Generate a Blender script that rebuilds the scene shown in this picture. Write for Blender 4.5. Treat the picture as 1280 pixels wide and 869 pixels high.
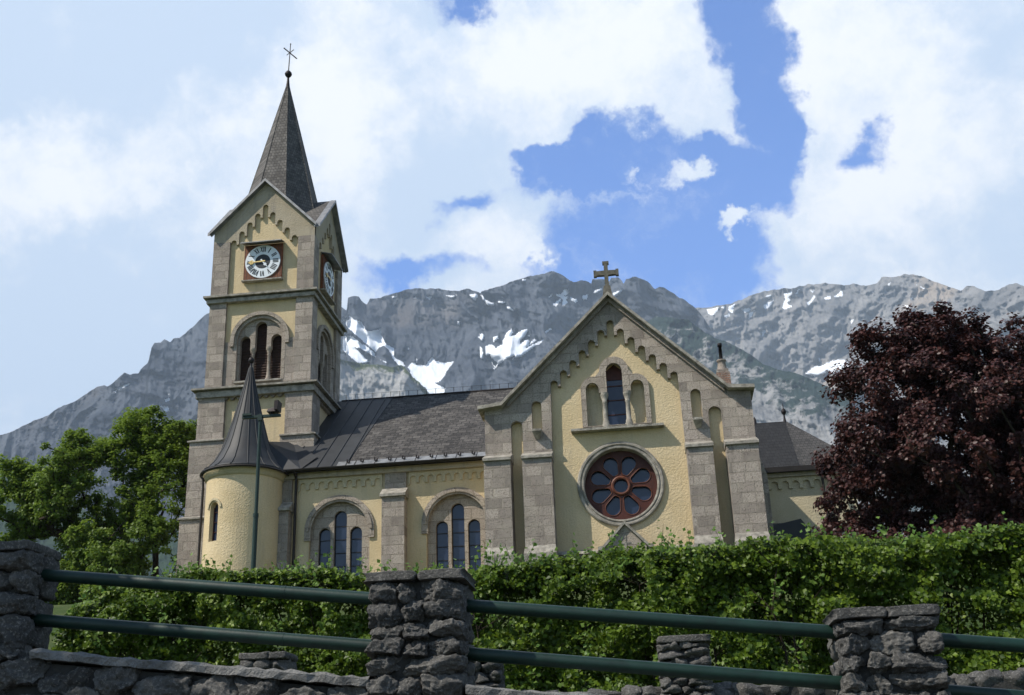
import bpy, math, random
import numpy as np
from mathutils import Vector, Matrix
from mathutils.geometry import tessellate_polygon
random.seed(7)
SC = bpy.context.scene
for o in list(bpy.data.objects): bpy.data.objects.remove(o)
COL = SC.collection
PI = math.pi
# ---------------------------------------------------------------- camera
EYE = 1.6
RT = np.array([0.99142037, 0.12617891, -0.03412525])
DN = np.array([-0.07771224, 0.35906623, -0.9300711])
FW = np.array([-0.10510214, 0.92474338, 0.36579122])
cam_d = bpy.data.cameras.new('camera')
cam_d.sensor_fit = 'HORIZONTAL'; cam_d.sensor_width = 36.0
cam_d.lens = 36.0 * 1450.0 / 1280.0
cam_d.clip_start = 0.1; cam_d.clip_end = 30000
cam = bpy.data.objects.new('camera', cam_d); COL.objects.link(cam)
M = Matrix.Identity(4)
for i in range(3):
    M[i][0] = RT[i]; M[i][1] = -DN[i]; M[i][2] = -FW[i]
M[2][3] = EYE
cam.matrix_world = M
SC.camera = cam
# ---------------------------------------------------------------- exposure
SC.view_settings.view_transform = 'Standard'
SC.view_settings.look = 'None'
SC.view_settings.exposure = 0.50
SC.view_settings.gamma = 1.0
SC.view_settings.use_curve_mapping = False
SC.cycles.max_bounces = 8
SC.cycles.volume_bounces = 0
SC.cycles.transparent_max_bounces = 8
SC.cycles.use_denoising = True
# ---------------------------------------------------------------- sun
TO_SUN = Vector((-1.0, -0.62, 1.30)).normalized()
SUN_EL = math.asin(TO_SUN.z)
SUN_AZ = math.atan2(TO_SUN.x, TO_SUN.y)          # clockwise from +Y
sl = bpy.data.lights.new('sun', 'SUN'); sl.energy = 5.0; sl.angle = math.radians(0.5)
sl.color = (1.0, 0.935, 0.83)
so = bpy.data.objects.new('sun', sl); COL.objects.link(so)
so.rotation_euler = TO_SUN.to_track_quat('Z', 'Y').to_euler()
so.location = (-30, -20, 60)
# ---------------------------------------------------------------- node helper
class NT:
    def __init__(s, nt): s.nt = nt; s.nt.nodes.clear()
    def n(s, typ, ins=None, **kw):
        nd = s.nt.nodes.new(typ)
        for k, v in kw.items(): setattr(nd, k, v)
        for k, v in (ins or {}).items():
            sk = nd.inputs[k]
            if isinstance(v, bpy.types.NodeSocket): s.nt.links.new(v, sk)
            else: sk.default_value = v
        return nd
    def math(s, op, a, b=0.0, c=None, clamp=False):
        d = {0: a, 1: b}
        if c is not None: d[2] = c
        return s.n('ShaderNodeMath', d, operation=op, use_clamp=clamp).outputs[0]
    def vm(s, op, a, b=(0, 0, 0)):
        nd = s.n('ShaderNodeVectorMath', {0: a, 1: b}, operation=op)
        return nd.outputs['Value'] if op in ('DOT_PRODUCT', 'LENGTH') else nd.outputs[0]
    def mix(s, f, a, b):
        nd = s.n('ShaderNodeMix', data_type='RGBA')
        for k, v in ((0, f), (6, a), (7, b)):
            if isinstance(v, bpy.types.NodeSocket): s.nt.links.new(v, nd.inputs[k])
            else: nd.inputs[k].default_value = v if k == 0 else (*v[:3], 1)
        return nd.outputs[2]
    def ramp(s, f, lo, hi, a=0.0, b=1.0, smooth=True):
        nd = s.n('ShaderNodeMapRange', {0: f, 1: lo, 2: hi, 3: a, 4: b})
        nd.interpolation_type = 'SMOOTHSTEP' if smooth else 'LINEAR'
        return nd.outputs[0]
    def noise(s, vec, scale, detail=4, rough=0.55, dist=0.0):
        return s.n('ShaderNodeTexNoise', {'Vector': vec, 'Scale': scale, 'Detail': detail, 'Roughness': rough, 'Distortion': dist}).outputs[0]
# ---------------------------------------------------------------- sky
def azel(a, e):
    a, e = math.radians(a), math.radians(e)
    return Vector((math.sin(a) * math.cos(e), math.cos(a) * math.cos(e), math.sin(e)))
def px(x, y):        # a direction in the sky, read off the photograph
    v = (x - 640) / 1450 * RT + (y - 434.5) / 1450 * DN + FW
    return Vector(v).normalized()
W = bpy.data.worlds.new('World'); SC.world = W; W.use_nodes = True
g = NT(W.node_tree)
tc = g.n('ShaderNodeTexCoord').outputs['Generated']
sky = g.n('ShaderNodeTexSky', sky_type='NISHITA', sun_disc=False, sun_elevation=SUN_EL, sun_rotation=SUN_AZ % (2 * PI),
          altitude=1100.0, air_density=1.0, dust_density=0.1, ozone_density=3.0).outputs[0]
d = g.vm('NORMALIZE', tc)
# domain warp makes the cloud edges billow
w1 = g.n('ShaderNodeTexNoise', {'Vector': d, 'Scale': 9.0, 'Detail': 9.0, 'Roughness': 0.62}).outputs['Color']
wv = g.vm('MULTIPLY', g.vm('SUBTRACT', w1, (0.5, 0.5, 0.5)), (0.13, 0.13, 0.13))
w2 = g.n('ShaderNodeTexNoise', {'Vector': d, 'Scale': 30.0, 'Detail': 7.0, 'Roughness': 0.6}).outputs['Color']
wv = g.vm('ADD', wv, g.vm('MULTIPLY', g.vm('SUBTRACT', w2, (0.5, 0.5, 0.5)), (0.045, 0.045, 0.045)))
dw = g.vm('ADD', d, wv)
def blob(x, y, rx, ry, ang=0.0, vec=dw):
    c = px(x, y)
    a = math.radians(ang); k = 10
    u = (px(x + k * math.cos(a), y + k * math.sin(a)) - c).normalized()
    v = c.cross(u).normalized()
    f = 1450.0 / (c.dot(Vector(FW)) ** -1) if False else 1450.0
    rel = g.vm('SUBTRACT', vec, tuple(c))
    p = g.n('ShaderNodeCombineXYZ', {0: g.vm('DOT_PRODUCT', rel, tuple(u * (f / rx))), 1: g.vm('DOT_PRODUCT', rel, tuple(v * (f / ry))),
                                     2: g.vm('DOT_PRODUCT', rel, tuple(c * 2.0))}).outputs[0]
    return g.math('SUBTRACT', 1.0, g.vm('LENGTH', p))
def union(bl):
    r = bl[0]
    for b in bl[1:]: r = g.math('SMOOTH_MAX', r, b, 0.15)
    return r
BLUE = [(930, -40, 62, 120), (942, 70, 52, 90), (962, 165, 38, 80), (910, 245, 95, 56), (880, 206, 85, 44), (945, 120, 50, 70), (810, 290, 130, 66), (760, 200, 105, 44, -10), (885, 345, 95, 70),
        (770, 345, 110, 45), (690, 190, 50, 26)]
HOLES = [(575, -18, 66, 30), (1090, 172, 44, 32), (590, 255, 60, 24, -30), (515, 350, 80, 30)]
WISP = [(850, 208, 46, 20), (640, 300, 45, 40), (905, 292, 34, 26)]
blue = g.math('SUBTRACT', g.math('MAXIMUM', union([blob(*b) for b in BLUE]), g.math('SUBTRACT', g.math('MULTIPLY', union([blob(*b) for b in HOLES]), 0.55), 0.08)), g.math('MULTIPLY', g.math('MAXIMUM', union([blob(*b) for b in WISP]), 0.0), 0.95))
fz = g.math('SUBTRACT', g.noise(g.vm('ADD', d, g.vm('MULTIPLY', wv, (0.5, 0.5, 0.5))), 16.0, 10, 0.62), 0.5)
fz2 = g.math('SUBTRACT', g.noise(d, 42.0, 8, 0.7), 0.5)
blue = g.math('ADD', blue, g.math('ADD', g.math('MULTIPLY', fz, 0.95), g.math('MULTIPLY', fz2, 0.4)))
wsp = g.ramp(g.noise(g.vm('ADD', d, g.vm('MULTIPLY', wv, (1.6, 1.6, 1.6))), 7.0, 9, 0.68), 0.52, 0.74, 0.0, 0.30)
blue = g.math('SUBTRACT', g.ramp(blue, -0.17, 0.30), 0.0)
blue = g.math('MULTIPLY', blue, g.math('SUBTRACT', 1.0, wsp))
# lumps in the cloud deck: bright sunlit tops against thin blue-grey shade
n1 = g.noise(dw, 5.0, 6, 0.6); n2 = g.noise(d, 2.2, 3, 0.5)
GREY = [(150, 60, 330, 150, -10), (90, 400, 330, 150), (560, 230, 100, 200, 10), (1230, 260, 150, 110)]
BRI = [(60, 210, 150, 90), (400, 120, 100, 170, -20), (700, 70, 210, 90), (600, 310, 110, 60), (1130, 230, 190, 130), (1050, 40, 120, 120)]
gy = g.math('MULTIPLY', g.math('MAXIMUM', union([blob(*b) for b in GREY]), 0.0), 0.9)
br = g.math('MULTIPLY', g.math('MAXIMUM', union([blob(*b) for b in BRI]), 0.0), 1.0)
lum = g.math('ADD', g.math('ADD', g.math('MULTIPLY', g.math('SUBTRACT', n1, 0.5), 1.5), g.math('MULTIPLY', g.math('SUBTRACT', n2, 0.5), 0.5)), g.math('SUBTRACT', br, gy))
lum = g.math('ADD', lum, g.math('ADD', g.math('MULTIPLY', fz, 2.2), g.math('MULTIPLY', fz2, 1.0)))
lum = g.ramp(lum, -0.48, 0.88)
ccol = g.mix(lum, (0.53, 0.64, 0.80), (0.87, 0.89, 0.925))
bg2 = g.n('ShaderNodeBackground', {'Color': ccol, 'Strength': 0.93}).outputs[0]
# away from the photographed quarter the sky is mostly blue with scattered clouds
front = g.ramp(g.vm('DOT_PRODUCT', d, tuple(px(640, 300))), 0.72, 0.86)
tint = g.mix(front, (1.0, 0.97, 0.90), (0.52, 0.93, 1.48))
sky = g.vm('MULTIPLY', sky, tint)
scat = g.ramp(g.noise(dw, 2.6, 6, 0.6), 0.56, 0.66)
# below the horizon the cloud deck stops
up = g.ramp(g.n('ShaderNodeSeparateXYZ', {0: d}).outputs[2], -0.02, 0.05)
cloudf = g.math('SUBTRACT', 1.0, g.math('MULTIPLY', blue, 0.97))
cloudf = g.math('ADD', g.math('MULTIPLY', cloudf, front), g.math('MULTIPLY', scat, g.math('SUBTRACT', 1.0, front)))
cloudf = g.math('MULTIPLY', cloudf, up)
bg1 = g.n('ShaderNodeBackground', {'Color': sky, 'Strength': 0.14}).outputs[0]
ms = g.n('ShaderNodeMixShader', {0: cloudf, 1: bg1, 2: bg2}).outputs[0]
g.n('ShaderNodeOutputWorld', {0: ms})
# ---------------------------------------------------------------- numpy noise
_rs = np.random.RandomState(11); _P = _rs.permutation(512); _P = np.concatenate([_P, _P, _P]); _V = _rs.rand(512) * 2 - 1
def vnoise(x, y, z):
    xi, yi, zi = np.floor(x).astype(int), np.floor(y).astype(int), np.floor(z).astype(int)
    xf, yf, zf = x - xi, y - yi, z - zi
    s = lambda t: t * t * t * (t * (t * 6 - 15) + 10)
    u, v, w = s(xf), s(yf), s(zf)
    def h(a, b, c): return _V[_P[_P[_P[(xi + a) & 511] + ((yi + b) & 511)] + ((zi + c) & 511)]]
    l = lambda a, b, t: a + (b - a) * t
    return l(l(l(h(0,0,0), h(1,0,0), u), l(h(0,1,0), h(1,1,0), u), v), l(l(h(0,0,1), h(1,0,1), u), l(h(0,1,1), h(1,1,1), u), v), w)
def fbm(x, y, z, o=4, g_=0.5):
    r = 0; a = 1; t = 0
    for i in range(o):
        r = r + a * vnoise(x + 17.3 * i, y + 5.1 * i, z + 9.7 * i); t += a; a *= g_; x = x * 2.03; y = y * 2.03; z = z * 2.03
    return r / t
def ridged(x, y, z, o=4, g_=0.5):
    r = 0; a = 1; t = 0
    for i in range(o):
        r = r + a * (1 - 2 * np.abs(vnoise(x + 7.3 * i, y + 3.1 * i, z + 2.7 * i))); t += a; a *= g_; x = x * 2.1; y = y * 2.1; z = z * 2.1
    return r / t
# ---------------------------------------------------------------- object helpers
def tag(o, label=None, cat=None, group=None, kind=None):
    for k, v in (('label', label), ('category', cat), ('group', group), ('kind', kind)):
        if v: o[k] = v
    return o
def empty(name, loc, label=None, cat=None, group=None):
    o = bpy.data.objects.new(name, None); COL.objects.link(o); o.location = loc; o.empty_display_size = 0.3
    return tag(o, label, cat, group)
def link(name, me, mat, parent=None):
    o = bpy.data.objects.new(name, me); COL.objects.link(o)
    if mat is not None: me.materials.append(mat)
    if parent is not None:
        o.parent = parent
        L = parent.location if parent.parent is None else Vector((0, 0, 0))   # mesh data stays in world coordinates
        o.matrix_parent_inverse = Matrix.Translation(-L)
    return o
def np_mesh(name, V, F, smooth=False):
    """V (n,3) array, F (m,k) int array with k = 3 or 4"""
    V = np.asarray(V, dtype=np.float32); F = np.asarray(F, dtype=np.int32)
    me = bpy.data.meshes.new(name)
    me.vertices.add(len(V)); me.vertices.foreach_set('co', V.ravel())
    k = F.shape[1]
    me.loops.add(F.size); me.loops.foreach_set('vertex_index', F.ravel())
    me.polygons.add(len(F)); me.polygons.foreach_set('loop_start', np.arange(len(F), dtype=np.int32) * k)
    me.polygons.foreach_set('loop_total', np.full(len(F), k, dtype=np.int32))
    if smooth: me.polygons.foreach_set('use_smooth', np.ones(len(F), dtype=bool))
    me.update(calc_edges=True); me.validate()
    return me
FRONT = lambda u, v, w: (u, w, v)      # u = X, v = Z, w = Y (deeper = larger)
class MB:
    def __init__(s): s.V = []; s.F = []; s.S = []
    def add(s, vs, fs, smooth=False):
        k = len(s.V); s.V += [tuple(v) for v in vs]; s.F += [tuple(i + k for i in f) for f in fs]; s.S += [smooth] * len(fs); return s
    def box(s, x0, x1, y0, y1, z0, z1, T=None):
        vs = [(x, y, z) for x in (x0, x1) for y in (y0, y1) for z in (z0, z1)]
        if T: vs = [T(x, z, y) for x, y, z in vs]
        return s.add(vs, [(0,1,3,2),(4,6,7,5),(0,4,5,1),(2,3,7,6),(0,2,6,4),(1,5,7,3)])
    def hexa(s, v8):  # bottom 4 then top 4
        return s.add(v8, [(3,2,1,0),(4,5,6,7),(0,1,5,4),(1,2,6,5),(2,3,7,6),(3,0,4,7)])
    def prism(s, outer, holes=(), w0=0.0, w1=0.3, T=FRONT, back=True):
        loops = [list(outer)] + [list(h) for h in holes]
        tri = tessellate_polygon([[Vector((p[0], p[1], 0)) for p in l] for l in loops])
        flat = [p for l in loops for p in l]; n = len(flat)
        vs = [T(p[0], p[1], w0) for p in flat] + [T(p[0], p[1], w1) for p in flat]
        fs = [tuple(t) for t in tri]
        if back: fs += [tuple(i + n for i in reversed(t)) for t in tri]
        k = 0
        for l in loops:
            m = len(l)
            for i in range(m):
                a, b = k + i, k + (i + 1) % m
                fs.append((a, b, b + n, a + n))
            k += m
        return s.add(vs, fs)
    def tube(s, p, q, r0, r1=None, n=10, caps=True):
        r1 = r0 if r1 is None else r1
        p, q = Vector(p), Vector(q); d_ = (q - p).normalized()
        a = d_.orthogonal().normalized(); b = d_.cross(a)
        vs = [p + (a * math.cos(2*PI*i/n) + b * math.sin(2*PI*i/n)) * r0 for i in range(n)] + [q + (a * math.cos(2*PI*i/n) + b * math.sin(2*PI*i/n)) * r1 for i in range(n)]
        s.add(vs, [(i, (i+1) % n, (i+1) % n + n, i + n) for i in range(n)], True)
        if caps: s.add(vs, [tuple(range(n)), tuple(reversed(range(n, 2*n)))])
        return s
    def lathe(s, prof, c, n=32, smooth=True, T=None, a0=0.0):
        vs = []
        for r, z in prof:
            for i in range(n):
                a = a0 + 2 * PI * i / n
                vs.append((c[0] + r * math.cos(a), c[1] + r * math.sin(a), c[2] + z))
        fs = [(j*n + i, j*n + (i+1) % n, (j+1)*n + (i+1) % n, (j+1)*n + i) for j in range(len(prof)-1) for i in range(n)]
        return s.add(vs, fs, smooth)
    def ring(s, cu, cv, prof, T=FRONT, n=64, closed=True, sm=False):
        """profile of (radius, w) swept round an axis along w"""
        vs = []; m = len(prof)
        for r, w in prof:
            for i in range(n):
                a = 2 * PI * i / n; vs.append(T(cu + r * math.cos(a), cv + r * math.sin(a), w))
        fs = [(j*n + i, j*n + (i+1) % n, ((j+1) % m)*n + (i+1) % n, ((j+1) % m)*n + i) for j in range(m if closed else m-1) for i in range(n)]
        return s.add(vs, fs, sm)
    def archring(s, cu, cv, r0, r1, w0, w1, zb=None, T=FRONT, n=20, a0=0.0, a1=PI):
        """half ring with optional straight legs down to zb"""
        o = [(cu + r1 * math.cos(a0 + (a1-a0) * i / n), cv + r1 * math.sin(a0 + (a1-a0) * i / n)) for i in range(n + 1)]
        i_ = [(cu + r0 * math.cos(a0 + (a1-a0) * i / n), cv + r0 * math.sin(a0 + (a1-a0) * i / n)) for i in range(n, -1, -1)]
        if zb is not None: o = [(cu + r1, zb)] + o + [(cu - r1, zb)]; i_ = [(cu - r0, zb)] + i_ + [(cu + r0, zb)]
        return s.prism(o + i_, (), w0, w1, T)
    def pieces(s):
        par = list(range(len(s.V)))
        def find(a):
            while par[a] != a: par[a] = par[par[a]]; a = par[a]
            return a
        for f in s.F:
            a = find(f[0])
            for i in f[1:]: par[find(i)] = a
        gr = {}
        for f, sm in zip(s.F, s.S): gr.setdefault(find(f[0]), []).append((f, sm))
        out = []
        for fs in gr.values():
            ids = sorted({i for f, _ in fs for i in f}); mp = {i: k for k, i in enumerate(ids)}
            m_ = MB(); m_.V = [s.V[i] for i in ids]; m_.F = [tuple(mp[i] for i in f) for f, _ in fs]; m_.S = [q for _, q in fs]
            out.append(m_)
        return out
    def build(s, name, mat, parent=None):
        me = bpy.data.meshes.new(name); me.from_pydata(s.V, [], s.F); me.update()
        me.polygons.foreach_set('use_smooth', s.S); me.validate()
        import bmesh
        bm = bmesh.new(); bm.from_mesh(me); bmesh.ops.recalc_face_normals(bm, faces=bm.faces); bm.to_mesh(me); bm.free()
        return link(name, me, mat, parent)
def arch(u0, u1, zb, zt, n=14):
    r = (u1 - u0) / 2; c = (u0 + u1) / 2; zs = zt - r
    return [(u0, zb)] + [(c - r * math.cos(PI * i / n), zs + r * math.sin(PI * i / n)) for i in range(n + 1)] + [(u1, zb)]
# ---------------------------------------------------------------- materials
def mat(name):
    m = bpy.data.materials.new(name); m.use_nodes = True
    return m, NT(m.node_tree)
def finish(g, col, rough=0.8, bump=None, strength=0.5, dist=0.02, metal=0.0, spec=0.3, extra=None):
    ins = {'Base Color': col if isinstance(col, bpy.types.NodeSocket) else (*col, 1), 'Roughness': rough, 'Metallic': metal, 'Specular IOR Level': spec}
    if extra: ins.update(extra)
    if bump is not None:
        ins['Normal'] = g.n('ShaderNodeBump', {'Height': bump, 'Strength': strength, 'Distance': dist}).outputs[0]
    b = g.n('ShaderNodeBsdfPrincipled', ins)
    g.n('ShaderNodeOutputMaterial', {0: b.outputs[0]})
def ob(g): return g.n('ShaderNodeTexCoord').outputs['Object']
def wallvec(g, ax=1.0, ay=1.0, sz=1.0):
    s = g.n('ShaderNodeSeparateXYZ', {0: ob(g)}).outputs
    return g.n('ShaderNodeCombineXYZ', {0: g.math('ADD', g.math('MULTIPLY', s[0], ax), g.math('MULTIPLY', s[1], ay)), 1: g.math('MULTIPLY', s[2], sz), 2: 0.0}).outputs[0]
def stone_mat(name, c1, c2, c3, bw=0.58, bh=0.36, block=1.0):
    m, g = mat(name)
    o = ob(g); v = wallvec(g)
    wob = g.n('ShaderNodeTexNoise', {'Vector': o, 'Scale': 1.3, 'Detail': 2.0}).outputs['Color']
    v = g.vm('ADD', v, g.vm('MULTIPLY', g.vm('SUBTRACT', wob, (.5,.5,.5)), (0.05, 0.02, 0)))
    bt = g.n('ShaderNodeTexBrick', {'Vector': v, 'Color1': (*c1, 1), 'Color2': (*c2, 1), 'Mortar': (*c3, 1), 'Scale': 1.0, 'Mortar Size': 0.016, 'Mortar Smooth': 0.3,
                                    'Brick Width': bw, 'Row Height': bh, 'Bias': 0.0}, offset=0.5, squash=0.8, squash_frequency=3)
    n = g.noise(o, 2.2, 5, 0.6); f = g.noise(o, 22.0, 5, 0.75); pv = g.n('ShaderNodeTexVoronoi', {'Vector': o, 'Scale': 17.0}).outputs['Distance']
    st = g.noise(g.vm('MULTIPLY', o, (1.0, 1.0, 0.14)), 2.6, 4, 0.6)          # rain stains running down
    col = g.mix(g.math('MULTIPLY', g.ramp(f, 0.42, 0.62), 0.75), bt.outputs['Color'], tuple(x * 0.5 for x in c1))
    col = g.mix(g.ramp(n, 0.35, 0.75, 0, 0.4), col, (0.42, 0.38, 0.31))
    col = g.mix(g.ramp(st, 0.5, 0.78, 0, 0.55), col, tuple(x * 0.42 for x in c1))
    pits = g.ramp(pv, 0.08, 0.34)
    col = g.mix(g.math('MULTIPLY', g.math('SUBTRACT', 1.0, pits), 0.75), col, tuple(x * 0.3 for x in c1))
    h = g.math('ADD', g.math('ADD', g.math('MULTIPLY', f, 0.7), g.math('MULTIPLY', pits, 0.4)), g.math('MULTIPLY', g.math('SUBTRACT', 1.0, bt.outputs['Fac']), 1.2 * block))
    finish(g, col, 0.92, h, 1.0, 0.05, spec=0.1)
    return m
def plaster_mat(name, c, stain=0.25):
    m, g = mat(name); o = ob(g)
    n = g.noise(o, 0.8, 5, 0.6); f = g.noise(o, 22.0, 3, 0.65); st = g.noise(g.vm('MULTIPLY', o, (1.2, 1.2, 0.12)), 2.0, 5, 0.65)
    col = g.mix(g.ramp(n, 0.3, 0.75), c, tuple(x * y for x, y in zip(c, (0.86, 0.84, 0.78))))
    col = g.mix(g.ramp(st, 0.48, 0.8, 0, stain * 2.2), col, tuple(x * y for x, y in zip(c, (0.55, 0.58, 0.68))))
    col = g.mix(g.ramp(f, 0.62, 0.38, 0, 0.22), col, tuple(x * 0.55 for x in c))
    v = g.n('ShaderNodeTexVoronoi', {'Vector': o, 'Scale': 17.0}, feature='SMOOTH_F1').outputs['Distance']
    h = g.math('ADD', g.math('MULTIPLY', f, 1.0), g.math('MULTIPLY', v, 0.6))
    sz = g.n('ShaderNodeSeparateXYZ', {0: o}).outputs[2]
    damp = g.ramp(g.math('ADD', sz, g.math('MULTIPLY', g.math('SUBTRACT', g.noise(o, 1.6, 5, 0.7), 0.5), 2.2)), 10.6, 9.2, 0, 0.35)
    col = g.mix(damp, col, tuple(x * y for x, y in zip(c, (0.6, 0.62, 0.66))))
    finish(g, col, 0.95, h, 1.0, 0.022, spec=0.1)
    return m
def shingle_mat(name, ca, cb, cc, bw, bh, ax=1.0, ay=0.0, sz=1.0, bump=0.02):
    m, g = mat(name); o = ob(g); v = wallvec(g, ax, ay, sz)
    bt = g.n('ShaderNodeTexBrick', {'Vector': v, 'Color1': (*ca, 1), 'Color2': (*cb, 1), 'Mortar': (ca[0]*.3, ca[1]*.3, ca[2]*.3, 1), 'Scale': 1.0, 'Mortar Size': bh * 0.06,
                                    'Mortar Smooth': 0.2, 'Brick Width': bw, 'Row Height': bh, 'Bias': -0.1}, offset=0.5)
    row = g.math('FRACT', g.math('DIVIDE', g.n('ShaderNodeSeparateXYZ', {0: v}).outputs[1], bh))
    n = g.noise(o, 1.1, 5, 0.62); f = g.noise(g.vm('MULTIPLY', o, (1.0, 1.0, 2.5)), 7.0, 5, 0.8)
    col = g.mix(g.math('MULTIPLY', g.ramp(f, 0.5, 0.72), 0.8), bt.outputs['Color'], cc)
    col = g.mix(g.ramp(n, 0.4, 0.7, 0, 0.45), col, tuple(x * 0.45 for x in ca))
    h = g.math('ADD', g.math('MULTIPLY', g.math('SUBTRACT', 1.0, row), 1.0), g.math('ADD', g.math('MULTIPLY', bt.outputs['Color'], 1.5), g.math('MULTIPLY', f, 0.5)))
    finish(g, col, 0.85, h, 1.0, bump, spec=0.25)
    return m
def plain(name, c, rough=0.6, metal=0.0, var=0.25, sc=6.0, bump=0.3, spec=0.3, dist=0.01):
    m, g = mat(name); o = ob(g); n = g.noise(o, sc, 5, 0.62)
    col = g.mix(g.ramp(n, 0.3, 0.72), c, tuple(x * (1 - var) for x in c))
    finish(g, col, rough, g.noise(o, sc * 5, 4, 0.6), bump, dist, metal, spec)
    return m
M_stone = stone_mat('tuff_stone', (0.47, 0.405, 0.35), (0.22, 0.188, 0.165), (0.34, 0.30, 0.25))
M_trim = plain('dressed_stone', (0.38, 0.35, 0.30), 0.95, 0, 0.55, 4.5, 0.9, 0.1, 0.03)
M_frame = stone_mat('window_stone', (0.44, 0.375, 0.315), (0.33, 0.28, 0.235), (0.25, 0.21, 0.17), 0.9, 0.42, 0.4)
M_yellow = plaster_mat('ochre_plaster', (0.63, 0.51, 0.325))
M_pale = plaster_mat('pale_plaster', (0.52, 0.45, 0.31))
M_grey = plaster_mat('grey_render', (0.42, 0.365, 0.28), 0.5)
M_roof = shingle_mat('weathered_shingles', (0.035, 0.032, 0.03), (0.105, 0.096, 0.088), (0.24, 0.22, 0.20), 0.34, 0.27, 1.0, 0.0, 1.62, 0.03)
M_slate = shingle_mat('spire_shingles', (0.075, 0.07, 0.066), (0.145, 0.135, 0.125), (0.20, 0.185, 0.17), 0.16, 0.17, 1.0, 1.0, 1.0, 0.02)
M_darkroof = shingle_mat('dark_choir_cover', (0.016, 0.016, 0.017), (0.025, 0.025, 0.026), (0.04, 0.038, 0.038), 0.2, 0.2, 1.0, 0.0, 1.0, 0.01)
M_metal = plain('dark_roof_metal', (0.03, 0.031, 0.033), 0.6, 0.0, 0.35, 1.5, 0.15, 0.4)
M_zinc = plain('grey_sheet_metal', (0.30, 0.30, 0.30), 0.5, 0.5, 0.5, 3.0, 0.2, 0.5)
M_gutter = plain('dark_gutter_metal', (0.03, 0.024, 0.02), 0.5, 0.3, 0.3, 3.0, 0.2)
M_iron = plain('black_iron', (0.03, 0.025, 0.025), 0.55, 0.6, 0.3, 8)
M_louvre = plain('louvre_wood', (0.045, 0.022, 0.014), 0.8, 0, 0.5, 6)
M_choir = shingle_mat('grey_slates', (0.04, 0.038, 0.036), (0.075, 0.07, 0.066), (0.11, 0.10, 0.095), 0.16, 0.17, 1.0, 0.0, 1.0, 0.02)
M_crossstone = plain('dark_cross_stone', (0.16, 0.15, 0.125), 0.95, 0, 0.5, 8, 0.8, 0.1)
M_woodred = plain('red_brown_tracery', (0.075, 0.02, 0.012), 0.55, 0, 0.4, 5)
M_clockwood = plain('clock_board_wood', (0.20, 0.07, 0.03), 0.7, 0, 0.5, 7)
M_white = plain('clock_white', (0.72, 0.76, 0.80), 0.5, 0, 0.12, 3, 0.05)
M_black = plain('clock_black', (0.025, 0.03, 0.035), 0.5, 0, 0.2, 3, 0.05)
M_gold = plain('gilded_hands', (0.75, 0.55, 0.22), 0.4, 0.3, 0.1, 3, 0.05)
M_brick = stone_mat('chimney_brick', (0.36, 0.17, 0.11), (0.30, 0.25, 0.21), (0.35, 0.33, 0.3), 0.26, 0.09)
M_green = plain('green_paint', (0.006, 0.027, 0.019), 0.45, 0.0, 0.4, 9, 0.2, 0.35, 0.004)
M_bark = plain('bark', (0.07, 0.055, 0.042), 0.95, 0, 0.5, 5, 1.0, 0.1, 0.05)
def glass_mat():
    m, g = mat('window_glass'); o = ob(g)
    n = g.noise(o, 2.5, 2, 0.5)
    finish(g, g.mix(n, (0.012, 0.02, 0.045), (0.03, 0.04, 0.07)), 0.07, n, 0.25, 0.03, spec=0.5)
    return m
M_glass = glass_mat()
def rock_wall_mat():
    m, g = mat('dark_limestone'); o = ob(g)
    n = g.noise(o, 5.0, 6, 0.65); f = g.noise(o, 60.0, 5, 0.7); v = g.n('ShaderNodeTexVoronoi', {'Vector': o, 'Scale': 45.0}, feature='DISTANCE_TO_EDGE').outputs[0]
    rnd = g.n('ShaderNodeNewGeometry').outputs['Random Per Island']
    col = g.mix(g.ramp(n, 0.3, 0.7), (0.055, 0.053, 0.05), (0.15, 0.143, 0.132))
    col = g.mix(g.math('MULTIPLY', rnd, 0.75), col, (0.05, 0.05, 0.05))
    col = g.mix(g.ramp(f, 0.5, 0.68, 0, 0.6), col, (0.30, 0.285, 0.26))
    li = g.noise(o, 14.0, 5, 0.7)
    col = g.mix(g.ramp(li, 0.6, 0.68, 0, 0.5), col, (0.20, 0.197, 0.18))
    finish(g, col, 0.9, g.math('ADD', g.math('MULTIPLY', f, 0.8), g.math('MULTIPLY', n, 0.8)), 1.0, 0.02, spec=0.25)
    return m
M_rock = rock_wall_mat()
M_mortar = plain('grey_mortar', (0.05, 0.049, 0.047), 0.95, 0, 0.5, 12, 0.8, 0.1)
M_coping = plain('rough_coping', (0.24, 0.235, 0.225), 0.95, 0, 0.45, 14, 1.0, 0.1, 0.02)
def leaf_mat(name, c1, c2, c3, trans=0.35, tcol=None, rough=0.45):
    m, g = mat(name)
    rnd = g.n('ShaderNodeNewGeometry').outputs['Random Per Island']
    big = g.noise(ob(g), 0.7, 3, 0.6)
    col = g.mix(rnd, c1, c2)
    col = g.mix(g.math('MULTIPLY', g.ramp(big, 0.45, 0.7), g.ramp(rnd, 0.5, 1.0)), col, c3)
    p = g.n('ShaderNodeBsdfPrincipled', {'Base Color': col, 'Roughness': rough, 'Specular IOR Level': 0.22}).outputs[0]
    t = g.n('ShaderNodeBsdfTranslucent', {'Color': g.mix(0.5, col, tcol or c3)}).outputs[0]
    g.n('ShaderNodeOutputMaterial', {0: g.n('ShaderNodeMixShader', {0: trans, 1: p, 2: t}).outputs[0]})
    return m
M_leaf = leaf_mat('maple_leaves', (0.08, 0.145, 0.016), (0.15, 0.22, 0.03), (0.20, 0.28, 0.04), 0.5)
M_hedge = leaf_mat('hedge_leaves', (0.028, 0.06, 0.006), (0.115, 0.18, 0.014), (0.18, 0.25, 0.025), 0.3)
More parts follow.
